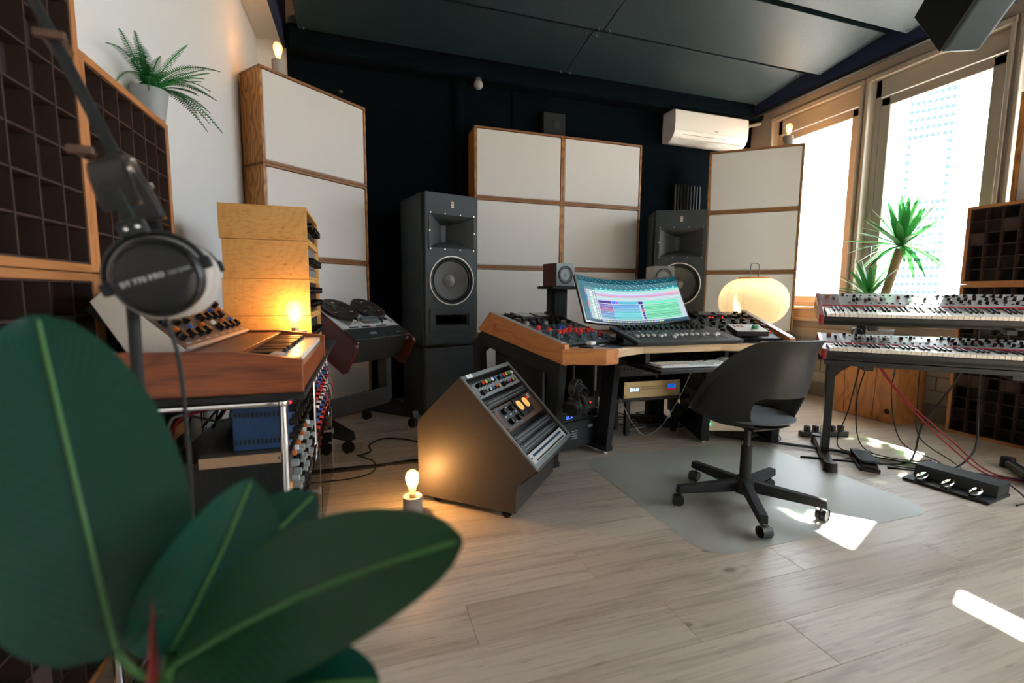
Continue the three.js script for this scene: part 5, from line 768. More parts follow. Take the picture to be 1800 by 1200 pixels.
// ---------- swivel chair ----------
{
  const t = thing('swivel_chair', 'black swivel chair with moulded shell seat on five castors', 'chair', [1.81, 0.004, -1.77], 0);
  const shell = new THREE.Group(); shell.name = 'seat_shell'; shell.rotation.y = R(2); t.add(shell); // looks to -z
  const N = 72, K = 26, P3 = (i, v, off) => {
    const a = (i / N) * Math.PI * 2, c = Math.cos(a), s = Math.sin(a), back = 0.5 - 0.5 * c; // a=0 front (-z), pi back (+z)
    const bk = Math.pow(back, 1.25);
    const rimH = 0.455 + 0.4 * sm(Math.min(1, Math.max(0, (back - 0.1) / 0.83))) - 0.03 * Math.exp(-Math.pow((back - 0) / 0.08, 2));
    const rx = 0.235 + 0.035 * Math.sin(Math.PI * Math.min(1, back * 1.1)), rz = c > 0 ? 0.27 : 0.235 + 0.06 * Math.pow(v, 3);
    const f = Math.sin(Math.min(1, v * 1.22) * Math.PI / 2), e = v < 0.42 ? 0 : Math.pow((v - 0.42) / 0.58, 1.15);
    const dish = 0.018 * Math.pow(f, 2);
    let y = 0.425 + dish + (rimH - 0.443) * e;
    const lip = v > 0.93 ? (v - 0.93) / 0.07 * 0.02 : 0;
    return V(s * (rx * f + lip), y, -c * (rz * f + lip)).add(V(0, off, 0).multiplyScalar(1 - e * 0.75)).add(V(-s, 0, c).multiplyScalar(off * e));
  };
  const pos = [], ix = [], th = 0.012;
  for (const off of [th, 0]) for (let k = 0; k <= K; k++) for (let i = 0; i < N; i++) pos.push(...P3(i, Math.max(0.0005, k / K), off).toArray());
  const id = (l, k, i) => l * (K + 1) * N + k * N + (i % N);
  for (let k = 0; k < K; k++) for (let i = 0; i < N; i++) { ix.push(id(0, k, i), id(0, k, i + 1), id(0, k + 1, i), id(0, k + 1, i), id(0, k, i + 1), id(0, k + 1, i + 1)); ix.push(id(1, k, i), id(1, k + 1, i), id(1, k, i + 1), id(1, k + 1, i), id(1, k + 1, i + 1), id(1, k, i + 1)); }
  for (let i = 0; i < N; i++) { ix.push(id(0, K, i), id(0, K, i + 1), id(1, K, i), id(1, K, i), id(0, K, i + 1), id(1, K, i + 1)); ix.push(id(0, 0, i), id(1, 0, i), id(0, 0, i + 1), id(1, 0, i), id(1, 0, i + 1), id(0, 0, i + 1)); }
  const g = new THREE.BufferGeometry(); g.setAttribute('position', new THREE.Float32BufferAttribute(pos, 3)); g.setIndex(ix); g.computeVertexNormals(); g.setAttribute('uv', new THREE.Float32BufferAttribute(new Float32Array(pos.length / 3 * 2), 2));
  const hp = []; { const a = 0.58, hh = 0.07, nn = 22; for (let i = 0; i <= nn; i++) hp.push([-a + 2 * a * i / nn, -hh]); for (let i = 1; i < 8; i++) { const q = -Math.PI / 2 + Math.PI * i / 8; hp.push([a + Math.cos(q) * 0.22, Math.sin(q) * hh]); } for (let i = 0; i <= nn; i++) hp.push([a - 2 * a * i / nn, hh]); for (let i = 1; i < 8; i++) { const q = Math.PI / 2 + Math.PI * i / 8; hp.push([-a + Math.cos(q) * 0.22, Math.sin(q) * hh]); } }
  const hg = new THREE.ExtrudeGeometry(shapeOf(hp), { depth: 0.3, bevelEnabled: false, steps: 1 }), hq = hg.attributes.position; for (let i = 0; i < hq.count; i++) { const a = hq.getX(i), r = 0.12 + hq.getZ(i), lift = 0.012; hq.setXYZ(i, Math.sin(a) * r, 0.508 + hq.getY(i) + (hq.getY(i) > 0 ? lift : 0), Math.cos(a) * r); } hg.computeVertexNormals();
  const br = new Brush(g), cut = new Brush(hg); br.updateMatrixWorld(); cut.updateMatrixWorld();
  const ev = new Evaluator(); ev.useGroups = false; const res = ev.evaluate(br, cut, SUBTRACTION); let sg = res.geometry; sg = mergeVertices(sg, 1e-4); sg = toCreasedNormals(sg, R(38));
  part(shell, 'shell', sg, mat(0x131719, 0.5));
  const pad = new THREE.SphereGeometry(1, 48, 40); const pp = pad.attributes.position; for (let i = 0; i < pp.count; i++) { const x = pp.getX(i), y = pp.getY(i), z = pp.getZ(i); pp.setXYZ(i, x * 0.2, y * 0.016 + 0.004 * Math.abs(Math.cos(z * 9 + x * x * 2)) * (y > 0 ? 1 : 0), z * 0.205); } pad.computeVertexNormals(); part(shell, 'seat_pad', pad, mat(0x5d6467, 0.95), [0, 0.462, 0]);
  part(t, 'seat_mount', [cyl(0.09, 0.06, 0.02, 0, 0.417, 0, 20), box(0.14, 0.012, 0.2, 0, 0.41, 0, 0.004)], M.black); part(t, 'lever', bar([0.03, 0.408, 0.02], [0.2, 0.404, 0.06], 0.006, 10), M.darkSteel);
  part(t, 'gas_column', cyl(0.016, 0.016, 0.2, 0, 0.315, 0, 18), M.black); part(t, 'column_sleeve', cyl(0.026, 0.028, 0.2, 0, 0.2, 0, 20), M.blackMatte); part(t, 'hub', cyl(0.045, 0.05, 0.075, 0, 0.1, 0, 22), M.blackMatte);
  for (let k = 0; k < 5; k++) {
    const a = R(122 + k * 72), leg = new THREE.Group(); leg.name = 'star_leg'; leg.rotation.y = -a; t.add(leg); // along local +x
    const lg = extr(shapeOf([[0.03, 0.075], [0.03, 0.125], [0.34, 0.098], [0.345, 0.068]]), 0.03, 0.004); part(leg, 'leg_beam', lg, M.blackMatte, [0, 0, -0.015]);
    part(leg, 'castor_stem', cyl(0.007, 0.007, 0.03, 0.325, 0.06, 0, 10), M.darkSteel); const yaw = [0.5, -0.4, 1.9, 2.6, 1.2][k];
    const w = part(leg, 'castor_wheel', [cyl(0.0255, 0.0255, 0.019, 0.012, 0, 0.012, 20, 'z'), cyl(0.0255, 0.0255, 0.019, 0.012, 0, -0.012, 20, 'z')], M.rubber, [0.325, 0.0255, 0], [0, yaw, 0]); part(w, 'castor_hood', at(new THREE.CylinderGeometry(0.031, 0.031, 0.05, 20, 1, true, -0.6, Math.PI * 0.9).rotateX(Math.PI / 2), 0.012, 0, 0, 0, 0, 0.3), mat(0x2b2f31, 0.4, { side: THREE.DoubleSide }));
  }
  const m = new THREE.Shape(rect(1.36, 1.16, 0.13).getPoints(10)); solo('chair_mat', 'clear plastic chair mat under the swivel chair', 'chair mat', extr(m, 0.0025).rotateX(-Math.PI / 2).translate(1.98, 0.0008, -2.0), M.matSheet);
}
// ---------- paper lantern ----------
{
  const t = thing('paper_lantern', 'round glowing white paper lantern lamp behind the right desk wing', 'lamp', [3.318, 0, -3.276]);
  const pts = [], n = 44; for (let i = 0; i <= n; i++) { const a = -1.12 + (i / n) * 2.3, r = 0.286 * Math.pow(Math.cos(a), 0.72), y = 1.0 + 0.213 * Math.sin(a); pts.push([r, y + (i % 2 ? 0 : 0.0012)]); if (0) pts.pop(); }
  part(t, 'paper_shade', lathe(pts, 56), M.paper);
  for (let k = 0; k < 12; k++) { const a = (k / 12) * Math.PI * 2; part(t, 'paper_seam', tube(pts.filter((_, i) => i % 4 === 0).map(([r, y]) => [Math.cos(a) * (r + 0.0005), y, Math.sin(a) * (r + 0.0005)]), 0.0011, 30, 5), mat(0xd9c8a4, 0.9)); }
  part(t, 'top_ring', new THREE.CylinderGeometry(0.13, 0.13, 0.018, 40, 1, true), mat(0xc98a3c, 0.6, { side: THREE.DoubleSide }), [0, 1.204, 0]);
  part(t, 'wire_handle', tube([[-0.045, 1.0, 0], [-0.045, 1.32, 0], [-0.042, 1.33, 0], [0.042, 1.33, 0], [0.045, 1.32, 0], [0.045, 1.0, 0]], 0.003, 60, 8), M.blackMetal);
  for (let k = 0; k < 3; k++) { const a = k * R(120) + 0.4; part(t, 'leg', bar([Math.cos(a) * 0.1, 0.85, Math.sin(a) * 0.1], [Math.cos(a) * 0.17, 0.004, Math.sin(a) * 0.17], 0.005, 10), M.blackMetal); }
  part(t, 'lamp_pole', bar([0, 0.82, 0], [0, 0.95, 0], 0.008, 10), M.blackMetal); part(t, 'spider', [bar([-0.1, 0.85, 0], [0.1, 0.85, 0], 0.003, 6), bar([0, 0.85, -0.1], [0, 0.85, 0.1], 0.003, 6), bar([-0.045, 1.0, 0], [0.045, 1.0, 0], 0.003, 6)], M.blackMetal);
  part(t, 'light_bulb', sph(0.045, 0, 1.0, 0, 18, 12), mat(0xfff0d8, 0.5, { emissive: 0xffd9a0, emissiveIntensity: 3 }));
  const l = new THREE.PointLight(new THREE.Color().setRGB(1, 0.74, 0.42), 0.55, 0, 2); l.position.set(0, 1.0, 0); l.castShadow = true; l.shadow.radius = 2; l.name = 'lantern_bulb'; t.add(l);
}
// ---------- air conditioner, dark radiator, wall box, glass ball, hung speaker ----------
{
  const t = thing('air_conditioner', 'white wall air conditioner high on the black rear wall', 'air conditioner', [3.775, 2.74, -4.655]);
  const s = new THREE.Shape(); s.moveTo(0, 0.02); s.lineTo(0.1, 0); s.quadraticCurveTo(0.19, 0.02, 0.215, 0.1); s.quadraticCurveTo(0.23, 0.2, 0.215, 0.31); s.quadraticCurveTo(0.2, 0.33, 0.17, 0.33); s.lineTo(0, 0.33); s.closePath();
  part(t, 'housing', extr(s, 0.99, 0.004).rotateY(-Math.PI / 2), M.acWhite, [0.495, 0, 0]);
  part(t, 'louvre_flap', at(box(0.86, 0.006, 0.075, 0, 0, 0, 0.002), 0.02, 0.043, 0.178, R(42), 0, 0), M.whitePlastic); part(t, 'slot_line', at(box(0.8, 0.004, 0.006), 0.02, 0.072, 0.205, R(42), 0, 0), M.darkSteel); part(t, 'panel_seam', box(0.99, 0.002, 0.003, 0, 0.11, 0.222), M.cream); part(t, 'badge', box(0.05, 0.008, 0.002), M.knobGrey, [0.05, 0.135, 0.2255]);
  part(t, 'pipe', tube([[0.5, 0.27, 0.05], [0.54, 0.28, 0.05], [0.6, 0.3, 0.08], [0.7, 0.31, 0.2]], 0.02, 20, 8), M.winPaint);
  const r = thing('dark_radiator', 'tall black panel radiator behind the right main monitor', 'radiator', [3.62, 0.12, -4.64]); for (let k = 0; k < 9; k++) part(r, 'radiator_column', box(0.032, 2.2, 0.07, -0.17 + k * 0.042, 1.1, 0, 0.012), M.blackMetal); part(r, 'top_pipe', bar([-0.18, 2.12, 0], [0.18, 2.12, 0], 0.016, 12), M.blackMetal); part(r, 'bottom_pipe', [bar([-0.18, 0.08, 0], [0.18, 0.08, 0], 0.016, 12), bar([-0.17, 0.08, 0], [-0.17, -0.12, 0], 0.012, 10), bar([0.17, 0.08, 0], [0.17, -0.12, 0], 0.012, 10)], M.blackMetal);
  const b = thing('wall_box', 'small black box mounted above the central acoustic panels', 'wall box', [1.92, 2.62, -4.62]); part(b, 'case', box(0.24, 0.28, 0.09, 0, 0.14, 0, 0.004), M.blackMatte); part(b, 'inset', box(0.07, 0.07, 0.012, 0.02, 0.17, 0.046, 0.003), M.darkPanel);
  const d = thing('smoke_detector', 'small round smoke detector under the dark beam', 'smoke detector', [1.1, 2.99, -4.51]); part(d, 'ball', sph(0.045, 0, 0.045, 0, 20, 14), mat(0x9a9c98, 0.15)); part(d, 'collar', cyl(0.03, 0.03, 0.02, 0, 0.09, 0, 16), M.steel);
  const f = thing('small_sensor', 'tiny dark sensor with a lens on the black rear wall', 'sensor', [-0.15, 2.87, -4.69]); part(f, 'sensor_body', sph(0.022, 0, 0, 0.012, 14, 10), M.darkPanel); part(f, 'lens', sph(0.006, 0.01, 0.004, 0.033, 10, 8), M.steel);
  const h = thing('hung_speaker', 'black surround loudspeaker hung from the ceiling near the windows', 'loudspeaker', [3.126, 2.411, -1.885]); h.rotation.set(R(179.5), R(65.4), R(126.1), 'YXZ');
  part(h, 'cabinet', box(0.4, 0.42, 0.2, -0.2, 0.21, -0.106, 0.025), mat(0x24343a, 0.5)); part(h, 'front_grille', box(0.385, 0.405, 0.012, -0.2, 0.21, -0.004, 0.006), M.rubber);
  h.updateMatrixWorld(); const c0 = h.localToWorld(V(-0.2, 0.21, -0.1)), c1 = h.worldToLocal(c0.clone().add(V(0.02, 3.21 - c0.y, 0)));
  part(h, 'bracket', bar([-0.2, 0.21, -0.1], c1.toArray(), 0.018, 12), M.blackMetal);
}
// ---------- cables, power strip ----------
{
  const cab = (label, pts, r = 0.0038, m = M.cable, group = 'black cables under the stage keyboards') => solo('floor_cable', label, 'cable', tube(pts, r, 60, 7), m, group);
  const f = (y, ...p) => p.map(([x, z]) => [x, y, z]);
  const k0 = (s, t, y = 0.63) => kp(s, y, t);
  cab('black cable hanging from the lower keyboard nearest the stand leg', [k0(0.18, 0.12), [3.1, 0.3, -2.2], [3.06, 0.03, -2.22], [3.2, 0.006, -2.1], [3.0, 0.006, -2.3]]);
  cab('black cable looping down left of the red cables', [k0(0.22, 0.14), [3.14, 0.35, -2.18], [3.12, 0.06, -2.1], [3.3, 0.006, -1.95], [3.45, 0.006, -1.9]]);
  cab('black cable falling from the keyboard middle and curling over the floor', [k0(0.36, 0.12), [3.28, 0.4, -2.06], [3.33, 0.1, -2.0], [3.45, 0.006, -1.85], [3.25, 0.006, -1.8], [2.95, 0.006, -2.1]]);
  cab('black cable in front of the oak block forming a wide curve', [k0(0.5, 0.2), [3.4, 0.4, -1.98], [3.4, 0.15, -1.95], [3.55, 0.006, -1.84], [3.4, 0.006, -1.72], [3.2, 0.006, -1.78]]);
  cab('thick black cable dropping beside the wooden diffuser', [k0(0.72, 0.2), [3.62, 0.42, -1.95], [3.5, 0.2, -2.0], [3.42, 0.03, -1.98], [3.2, 0.006, -1.92], [2.7, 0.006, -2.2]], 0.006);
  cab('thick black cable swinging forward under the lower keyboard', [k0(0.8, 0.24), [3.66, 0.35, -1.8], [3.5, 0.12, -1.72], [3.3, 0.006, -1.75], [3.05, 0.006, -1.9]], 0.006);
  cab('red cable hanging from the lower keyboard down to the floor, left of two', [k0(0.25, 0.08), [3.2, 0.42, -1.95], [3.3, 0.18, -1.75], [3.42, 0.03, -1.6], [3.75, 0.006, -1.45]], 0.0045, M.cableRed, 'red cables');
  cab('red cable hanging from the lower keyboard down to the floor, right of two', [k0(0.26, 0.09), [3.22, 0.42, -1.95], [3.36, 0.19, -1.76], [3.48, 0.03, -1.62], [3.78, 0.006, -1.47]], 0.0045, M.cableRed, 'red cables');
  for (let k = 0; k < 6; k++) cab('black cable in the bundle running from the desk past the keyboard stand', f(0.005 + k * 0.0035, [2.5, -2.75 + k * 0.02], [2.75, -2.52 + k * 0.018 + rr(-0.02, 0.02)], [2.95, -2.32 + k * 0.014 + rr(-0.02, 0.02)], [3.15, -2.08 + k * 0.02], [3.35, -1.8 + k * 0.018], [3.6, -1.52 + k * 0.016]), 0.0042, M.cable, 'cable bundle across the floor');
  cab('black cable leaving the triple pedal in a loop', [[3.2, 0.02, -1.5], [3.26, 0.06, -1.46], [3.25, 0.006, -1.36], [3.12, 0.006, -1.34]]);
  for (let k = 0; k < 14; k++) { const c = [2.1 + rr(-0.15, 0.25), -3.12 + rr(-0.1, 0.12)], r = rr(0.05, 0.14), y = 0.008 + k * 0.005, pts = []; for (let i = 0; i <= 12; i++) { const a = i * 0.75 + k; pts.push([c[0] + Math.cos(a) * r * rr(0.7, 1.2), y + (i % 3) * 0.006 + rr(0, 0.012), c[1] + Math.sin(a) * r * rr(0.6, 1)]); } solo('coiled_cable', 'black coiled cable in the heap under the desk', 'cable', tube(pts, 0.004, 70, 6), k === 4 ? M.cableGrey : M.cable, 'heap of cables under the desk'); }
  cab('pale cable sagging from the desk tray to the floor under the gold interface', [[1.7, 0.33, -2.8], [1.82, 0.12, -2.78], [1.98, 0.02, -2.85], [2.06, 0.1, -2.8], [2.12, 0.4, -2.65], [2.13, 0.6, -2.56]], 0.003, M.cableGrey, 'pale cables at the desk');
  for (let k = 0; k < 5; k++) cab('loose black cable loop on the floor right of the desk', f(0.006 + k * 0.004, [2.62, -2.7], [2.75 + k * 0.03, -2.78 - k * 0.02], [2.92 + rr(-0.05, 0.05), -2.66], [2.85, -2.5 - k * 0.03], [2.66, -2.6 + k * 0.01]), 0.0035, M.cable, 'loose loops right of the desk');
  cab('black cable curving on the floor in front of the tape cart', f(0.006, [-0.05, -3.05], [0.02, -3.1], [0.02, -3.25], [0.12, -3.36], [0.26, -3.3], [0.36, -3.2]), 0.005, M.cable, 'cables left of the trolley');
  for (let k = 0; k < 3; k++) cab('straight black cable running behind the rack trolley', f(0.006 + k * 0.002, [-0.3, -2.85 + k * 0.03], [0.0, -2.84 + k * 0.02], [0.25, -2.83 - k * 0.01], [0.5, -2.8]), 0.007, M.cable, 'cables left of the trolley');
  cab('thin black cable looping over the floor toward the bulb lamp', f(0.006, [-0.06, -3.06], [0.04, -2.9], [0.02, -2.72], [-0.15, -2.66], [-0.3, -2.7]), 0.004, M.cable, 'cables left of the trolley');
  const p = thing('power_strip', 'black power strip lying by the keyboard stand foot', 'power strip', [3.28, 0, -2.5], -15); part(p, 'strip_body', box(0.36, 0.04, 0.055, 0, 0.021, 0, 0.006), M.blackPlastic); for (let k = 0; k < 5; k++) part(p, 'plug', box(0.034, 0.045, 0.04, 0, 0, 0, 0.008), k === 1 ? M.blackGloss : M.black, [-0.13 + k * 0.065, 0.062, 0]);
}

// ---------- headphones ----------
function headphones(label, pos, rot, { pad = M.velourGrey, text = false, sc = 1, ring = M.black } = {}) { // local x runs ear to ear, origin midway between the cups
  const t = thing('headphones', label, 'headphones', pos, 0); t.rotation.set(...rot, 'YXZ'); t.scale.setScalar(sc);
  const blk = mat(0x121415, 0.42);
  for (const s of [-1, 1]) {
    const c = new THREE.Group(); c.name = 'ear_cup'; c.position.set(s * 0.052, 0, 0); c.rotation.z = s * -0.08; t.add(c);
    const lat = (p, m, n) => part(c, n, lathe(p, 40).rotateZ(s * -Math.PI / 2), m);
    lat([[0.0001, 0.03], [0.03, 0.0305], [0.04, 0.027], [0.0415, 0.024], [0.046, 0.022], [0.0485, 0.016], [0.0485, 0.006], [0.044, 0.002], [0.0001, 0.001]], blk, 'cup_shell'); lat([[0.041, 0.0262], [0.043, 0.0285], [0.045, 0.0255]], M.blackGloss, 'cup_ring');
    part(c, 'ear_pad', new THREE.TorusGeometry(0.037, 0.0185, 14, 40).rotateY(Math.PI / 2), pad, [-s * 0.012, 0, 0]);
    part(c, 'yoke', [at(new THREE.TorusGeometry(0.054, 0.0035, 8, 28, Math.PI).rotateY(Math.PI / 2), s * 0.01, 0, 0), box(0.012, 0.016, 0.014, s * 0.01, 0.003, 0.053, 0.003), box(0.012, 0.016, 0.014, s * 0.01, 0.003, -0.053, 0.003)], M.blackMetal);
    part(c, 'slider', [box(0.004, 0.06, 0.014, s * 0.01, 0.08, 0, 0.002), box(0.014, 0.02, 0.03, s * 0.012, 0.062, 0, 0.004)], M.blackMetal);
    for (const z of [-0.006, 0.006]) part(c, 'rivet', sph(0.003, 0, 0, 0, 8, 6), M.chrome, [s * 0.019, 0.062, z]);
    if (text && s < 0) { const [g, m] = txt(0.075, 0.012, 512, 82, (k, w, h) => { k.fillStyle = '#121415'; k.fillRect(0, 0, w, h); k.fillStyle = '#b9bcbc'; k.font = 'bold 58px sans-serif'; k.fillText('DT 770 PRO', 10, 62); k.font = '40px sans-serif'; k.fillText('250 OHM', 345, 60); }); g.rotateY(-Math.PI / 2); part(c, 'printed_name', g, m, [-0.0308, 0.003, 0]); part(c, 'name_bar', box(0.002, 0.016, 0.082, -0.0296, 0.003, 0), blk); }
  }
  const arch = []; for (let k = 0; k <= 20; k++) { const a = Math.PI * (k / 20); arch.push([Math.cos(a) * 0.066, 0.085 + Math.sin(a) * 0.062]); }
  const ribbon = (r, w, tt) => { const s = new THREE.Shape(); s.absarc(0, 0, r + tt, 0, Math.PI, false); s.absarc(0, 0, r, Math.PI, 0, true); const g = new THREE.ExtrudeGeometry(s, { depth: w, bevelEnabled: true, bevelSize: 0.003, bevelThickness: 0.003, bevelSegments: 2, curveSegments: 24 }); return g.translate(0, 0, -w / 2); };
  part(t, 'headband', ribbon(0.059, 0.034, 0.007), mat(0x120f0d, 0.45), [0, 0.09, 0]); part(t, 'headband_pad', ribbon(0.05, 0.028, 0.006), mat(0x1b1a1a, 0.7), [0, 0.092, 0]);
  for (let k = 0; k < 3; k++) part(t, 'snap_button', cyl(0.004, 0.004, 0.004, 0, 0, 0, 10, 'z'), M.chrome, [Math.cos(R(40 + k * 50)) * 0.062, 0.09 + Math.sin(R(40 + k * 50)) * 0.062, 0.022]);
  return t;
}
headphones('studio headphones with grey velour pads hanging on the boom stand in the foreground', [-0.2535, 1.068, -0.76], [R(-20), R(98), 0], { text: true, sc: 1.02 });
{
  const t = thing('microphone_stand', 'black boom microphone stand holding the headphones in the foreground', 'microphone stand', [-0.321, 0, -0.813]);
  part(t, 'round_base', lathe([[0.0001, 0], [0.12, 0], [0.122, 0.006], [0.118, 0.018], [0.03, 0.026], [0.0001, 0.028]], 32), M.blackMatte); part(t, 'pole', [cyl(0.0125, 0.0125, 0.72, 0, 0.37, 0, 16), cyl(0.008, 0.008, 0.52, 0, 0.98, 0, 14), cyl(0.016, 0.016, 0.05, 0, 0.74, 0, 16)], M.blackMatte);
  part(t, 'clutch', [at(cyl(0.018, 0.018, 0.03, 0, 0, 0, 18, 'z'), 0, 1.225, 0), box(0.05, 0.02, 0.022, -0.012, 1.218, 0.0, 0.005)], M.blackPlastic); part(t, 'clutch_knob', [cyl(0.008, 0.008, 0.03, -0.03, 1.235, 0.02, 12, 'z'), box(0.03, 0.012, 0.008, -0.03, 1.235, 0.036, 0.003)], M.brownPanel);
  part(t, 'boom', bar([0.02, 1.18, 0.01], [-0.25, 1.67, -0.23], 0.0085, 14), M.blackMatte); part(t, 'boom_clip', [at(cyl(0.013, 0.013, 0.03, 0, 0, 0, 14), -0.115, 1.425, -0.115, 0, 0, R(29)), box(0.04, 0.012, 0.01, -0.115, 1.43, -0.095, 0.003)], M.brownPanel);
  part(t, 'headphone_cable', tube([[0.075, 1.015, 0.1], [0.085, 0.97, 0.1], [0.09, 0.85, 0.1], [0.085, 0.7, 0.09], [0.06, 0.45, 0.06], [0.02, 0.2, 0.02]], 0.0028, 40, 8), M.cable);
}
headphones('black headphones hung under the left arm of the desk', [1.13, 0.43, -2.315], [0, R(40), R(6)], { pad: mat(0x1c1d1e, 0.8), sc: 0.95 });
{
  const h = thing('headphone_hook', 'black hook with coiled cable under the left desk arm', 'hook', [1.13, 0.5, -2.315], 40);
  part(h, 'hook_arm', [box(0.02, 0.012, 0.06, 0, 0.066, 0, 0.003), box(0.012, 0.1, 0.012, 0, 0.112, -0.02, 0.002)], M.black);
  for (let k = 0; k < 5; k++) part(h, 'cable_loop', tube(Array.from({ length: 10 }, (_, i) => { const a = i / 10 * Math.PI * 2; return [Math.cos(a) * (0.05 + k * 0.004) + 0.02, 0.01 + Math.sin(a) * 0.05 - k * 0.008, 0.02 + (k - 2) * 0.008 + Math.sin(a * 2) * 0.006]; }), 0.003, 50, 6, true), M.cable);
}
// ---------- rubber plant ----------
{
  const veins = lin(dataTex(256, 512, (u, v) => { const d = Math.abs(u - 0.5) * 2, s = (v * 26 - d * 7); const q = 128 + 60 * Math.pow(Math.abs(Math.sin(s * Math.PI)), 6) + 25 * vn(u * 12, v * 24, 12, 24, 3); return [q, q, q]; }, [1, 1]));
  const leafM = [0x07382c, 0x093d31, 0x103c1c].map((c) => phys({ color: c, roughness: 0.36, specularIntensity: 0.55, bumpMap: veins, bumpScale: 0.0006, side: THREE.DoubleSide })), ribM = mat(0x3f6e35, 0.5);
  const t = thing('rubber_plant', 'potted rubber plant with big dark glossy leaves in the near foreground', 'plant', [-0.14, 0, -0.34]);
  part(t, 'pot', lathe([[0.0001, 0], [0.11, 0], [0.115, 0.008], [0.14, 0.25], [0.142, 0.27], [0.133, 0.27], [0.128, 0.235], [0.0001, 0.235]], 36), M.potGrey); part(t, 'soil', cyl(0.127, 0.127, 0.01, 0, 0.236, 0, 24), M.soil);
  part(t, 'stem', tube([[0, 0.22, 0], [0.005, 0.45, -0.01], [-0.01, 0.62, -0.04], [-0.02, 0.73, -0.062]], 0.007, 24, 10), mat(0x4a4a2c, 0.7));
  const O = V(-0.14, 0, -0.34);
  const leaf = (b, e, hint, W, { bend = 0.02, cup = 0.25, k = 0, tipPow = 0.75, roll = 0 } = {}) => {
    const B = V(...b).sub(O), E = V(...e).sub(O), dir = E.clone().sub(B), L = dir.length(); dir.normalize();
    const side = dir.clone().cross(V(...hint)).normalize(), nor = side.clone().cross(dir).normalize(), n = 28, m = 14, p = [], uv = [], ix = [], at_ = (u, q) => { const w = W / 2 * Math.pow(Math.sin(Math.PI * Math.pow(u, tipPow)), 0.5), x = q * w; return B.clone().addScaledVector(dir, L * u).addScaledVector(side, x * Math.cos(roll * q)).addScaledVector(nor, cup * Math.abs(x) * (0.6 + 0.4 * Math.abs(q)) + bend * Math.sin(Math.PI * u) + roll * q * x * 0.6); };
    for (let i = 0; i <= n; i++) for (let j = 0; j <= m; j++) { const u = 0.002 + 0.996 * i / n, q = (j / m) * 2 - 1; p.push(...at_(u, q).toArray()); uv.push(j / m, i / n); }
    for (let i = 0; i < n; i++) for (let j = 0; j < m; j++) { const a = i * (m + 1) + j; ix.push(a, a + 1, a + m + 1, a + 1, a + m + 2, a + m + 1); }
    const g = new THREE.BufferGeometry(); g.setAttribute('position', new THREE.Float32BufferAttribute(p, 3)); g.setAttribute('uv', new THREE.Float32BufferAttribute(uv, 2)); g.setIndex(ix); g.computeVertexNormals();
    const o = part(t, 'leaf', g, leafM[k]);
    const rib = []; for (let i = 0; i <= 8; i++) rib.push(at_(0.01 + 0.97 * i / 8, 0).addScaledVector(nor, 0.0006).toArray()); const rg = tube(rib, 0.0019, 30, 6); part(o, 'midrib', rg, ribM);
    part(t, 'leaf_stalk', tube([B.toArray(), B.clone().lerp(V(-0.02, 0.76, -0.065), 0.5).add(V(0, -0.015, 0)).toArray(), [-0.02, 0.745, -0.062]], 0.003, 12, 8), ribM);
  };
  leaf([-0.19, 0.768, -0.411], [-0.262, 1.03, -0.492], [0.5, 0.2, 0.8], 0.142, { bend: -0.006, cup: 0.1, k: 0, tipPow: 0.82 });
  leaf([-0.146, 0.76, -0.396], [0.07, 0.858, -0.338], [-0.2, 0.8, 0.5], 0.112, { bend: 0.018, cup: 0.18, k: 2, tipPow: 0.9 });
  leaf([-0.175, 0.725, -0.46], [-0.1, 0.882, -0.456], [0.45, 0.35, 0.8], 0.1, { bend: 0.012, cup: 0.5, k: 1, tipPow: 0.9 });
  leaf([-0.17, 0.72, -0.5], [-0.055, 0.83, -0.53], [0.2, 0.7, 0.6], 0.09, { bend: 0.012, cup: 0.2, k: 1, tipPow: 0.9 });
  leaf([-0.09, 0.73, -0.36], [0.005, 0.762, -0.33], [0, 0.9, 0.4], 0.07, { k: 1 });
  leaf([-0.12, 0.74, -0.33], [0.02, 0.66, -0.2], [0.1, 0.95, 0.2], 0.09, { k: 1 });
  leaf([-0.18, 0.6, -0.4], [-0.36, 0.68, -0.42], [0, 0.9, 0.4], 0.1, { k: 0 });
  leaf([-0.13, 0.58, -0.33], [-0.24, 0.62, -0.2], [0, 0.9, -0.2], 0.1, { k: 1 });
  part(t, 'red_sheath', new THREE.ConeGeometry(0.005, 0.09, 10), mat(0x7f1a18, 0.5), [-0.022, 0.775, -0.06], [0.05, 0, -0.08]);
}
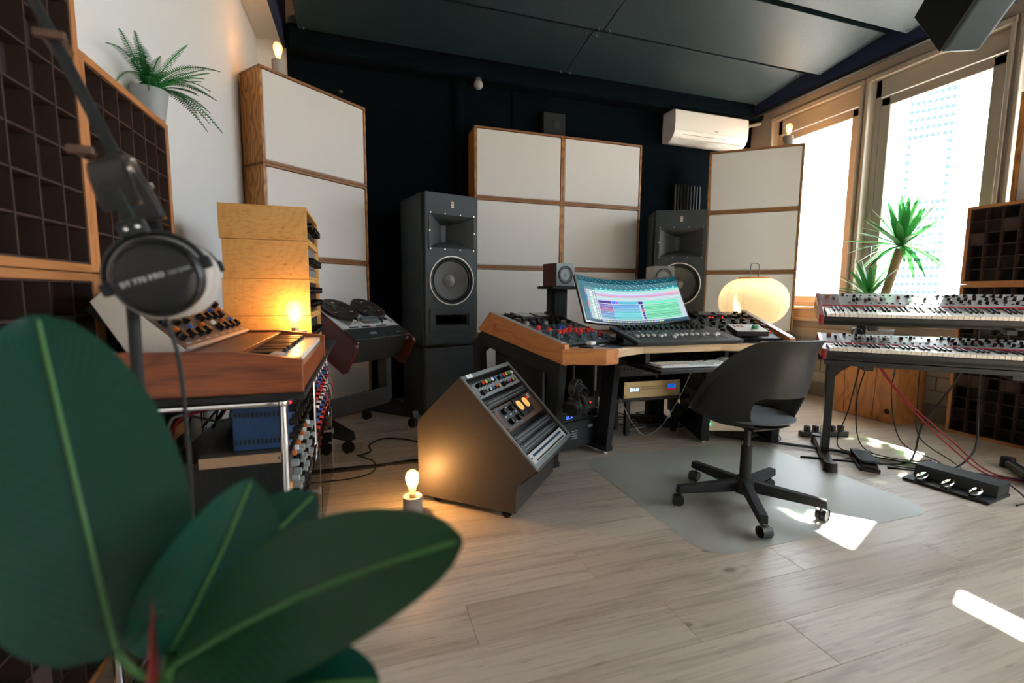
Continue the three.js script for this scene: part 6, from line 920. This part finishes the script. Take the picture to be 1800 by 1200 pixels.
// ---------- fern ----------
{
  const t = thing('potted_fern', 'green fern in a grey pot on the wooden diffuser', 'plant', [-0.752, 1.699, -2.17]);
  part(t, 'pot', lathe([[0.0001, 0], [0.043, 0], [0.045, 0.003], [0.06, 0.102], [0.06, 0.108], [0.055, 0.108], [0.053, 0.096], [0.0001, 0.096]], 32), M.potGrey); part(t, 'soil', cyl(0.053, 0.053, 0.006, 0, 0.096, 0, 20), M.soil);
  const frond = (L, droop, n = 34) => { const gs = [], c = (u) => V(0, L * (0.75 * u - droop * u * u), L * (0.55 * u + 0.4 * u * u * droop)); for (let i = 2; i < n; i++) { const u = i / n, p = c(u), d = c(u + 0.02).sub(p).normalize(), w = L * 0.078 * Math.pow(Math.sin(Math.PI * Math.min(1, 0.15 + u * 0.83)), 0.8), hw = L / n * 0.24; for (const s of [-1, 1]) { const tip = p.clone().add(V(s * w, -w * 0.12, 0)).addScaledVector(d, w * 0.3), a = p.clone().addScaledVector(d, -hw), b = p.clone().addScaledVector(d, hw), m = p.clone().lerp(tip, 0.55).addScaledVector(d, hw * 0.9), m2 = p.clone().lerp(tip, 0.55).addScaledVector(d, -hw * 0.8); const g = new THREE.BufferGeometry(); g.setAttribute('position', new THREE.Float32BufferAttribute([a, b, m, a, m, m2, m2, m, tip].flatMap((q) => q.toArray()), 3)); g.computeVertexNormals(); g.setAttribute('uv', new THREE.Float32BufferAttribute(new Float32Array(18), 2)); gs.push(g); } } const st = []; for (let i = 0; i <= 6; i++) st.push(c(i / 6).toArray()); gs.push(tube(st, 0.0016, 10, 4)); return join(gs); };
  const G = [frond(0.27, 0.2), frond(0.33, 0.55), frond(0.3, 0.8), frond(0.25, 0.35)];
  const list = []; for (let i = 0; i < 34; i++) list.push([i % 3 === 0 ? R(rr(-28, 28)) : i % 3 === 1 ? R(rr(130, 192)) : R(rr(20, 150)), i]);
  for (const [a, i] of list) { const toWall = Math.max(0, -Math.sin(a)); const o = part(t, 'frond', G[toWall > 0.25 ? 0 : i % 4], M.fern[i % 3], [0, 0.095, 0]); o.rotation.set(toWall > 0.25 ? -0.25 : rr(-0.1, 0.25), a, 0, 'YXZ'); o.scale.setScalar(toWall > 0.25 ? 0.5 : rr(0.8, 1.12)); }
}

renderer.render(scene, camera);
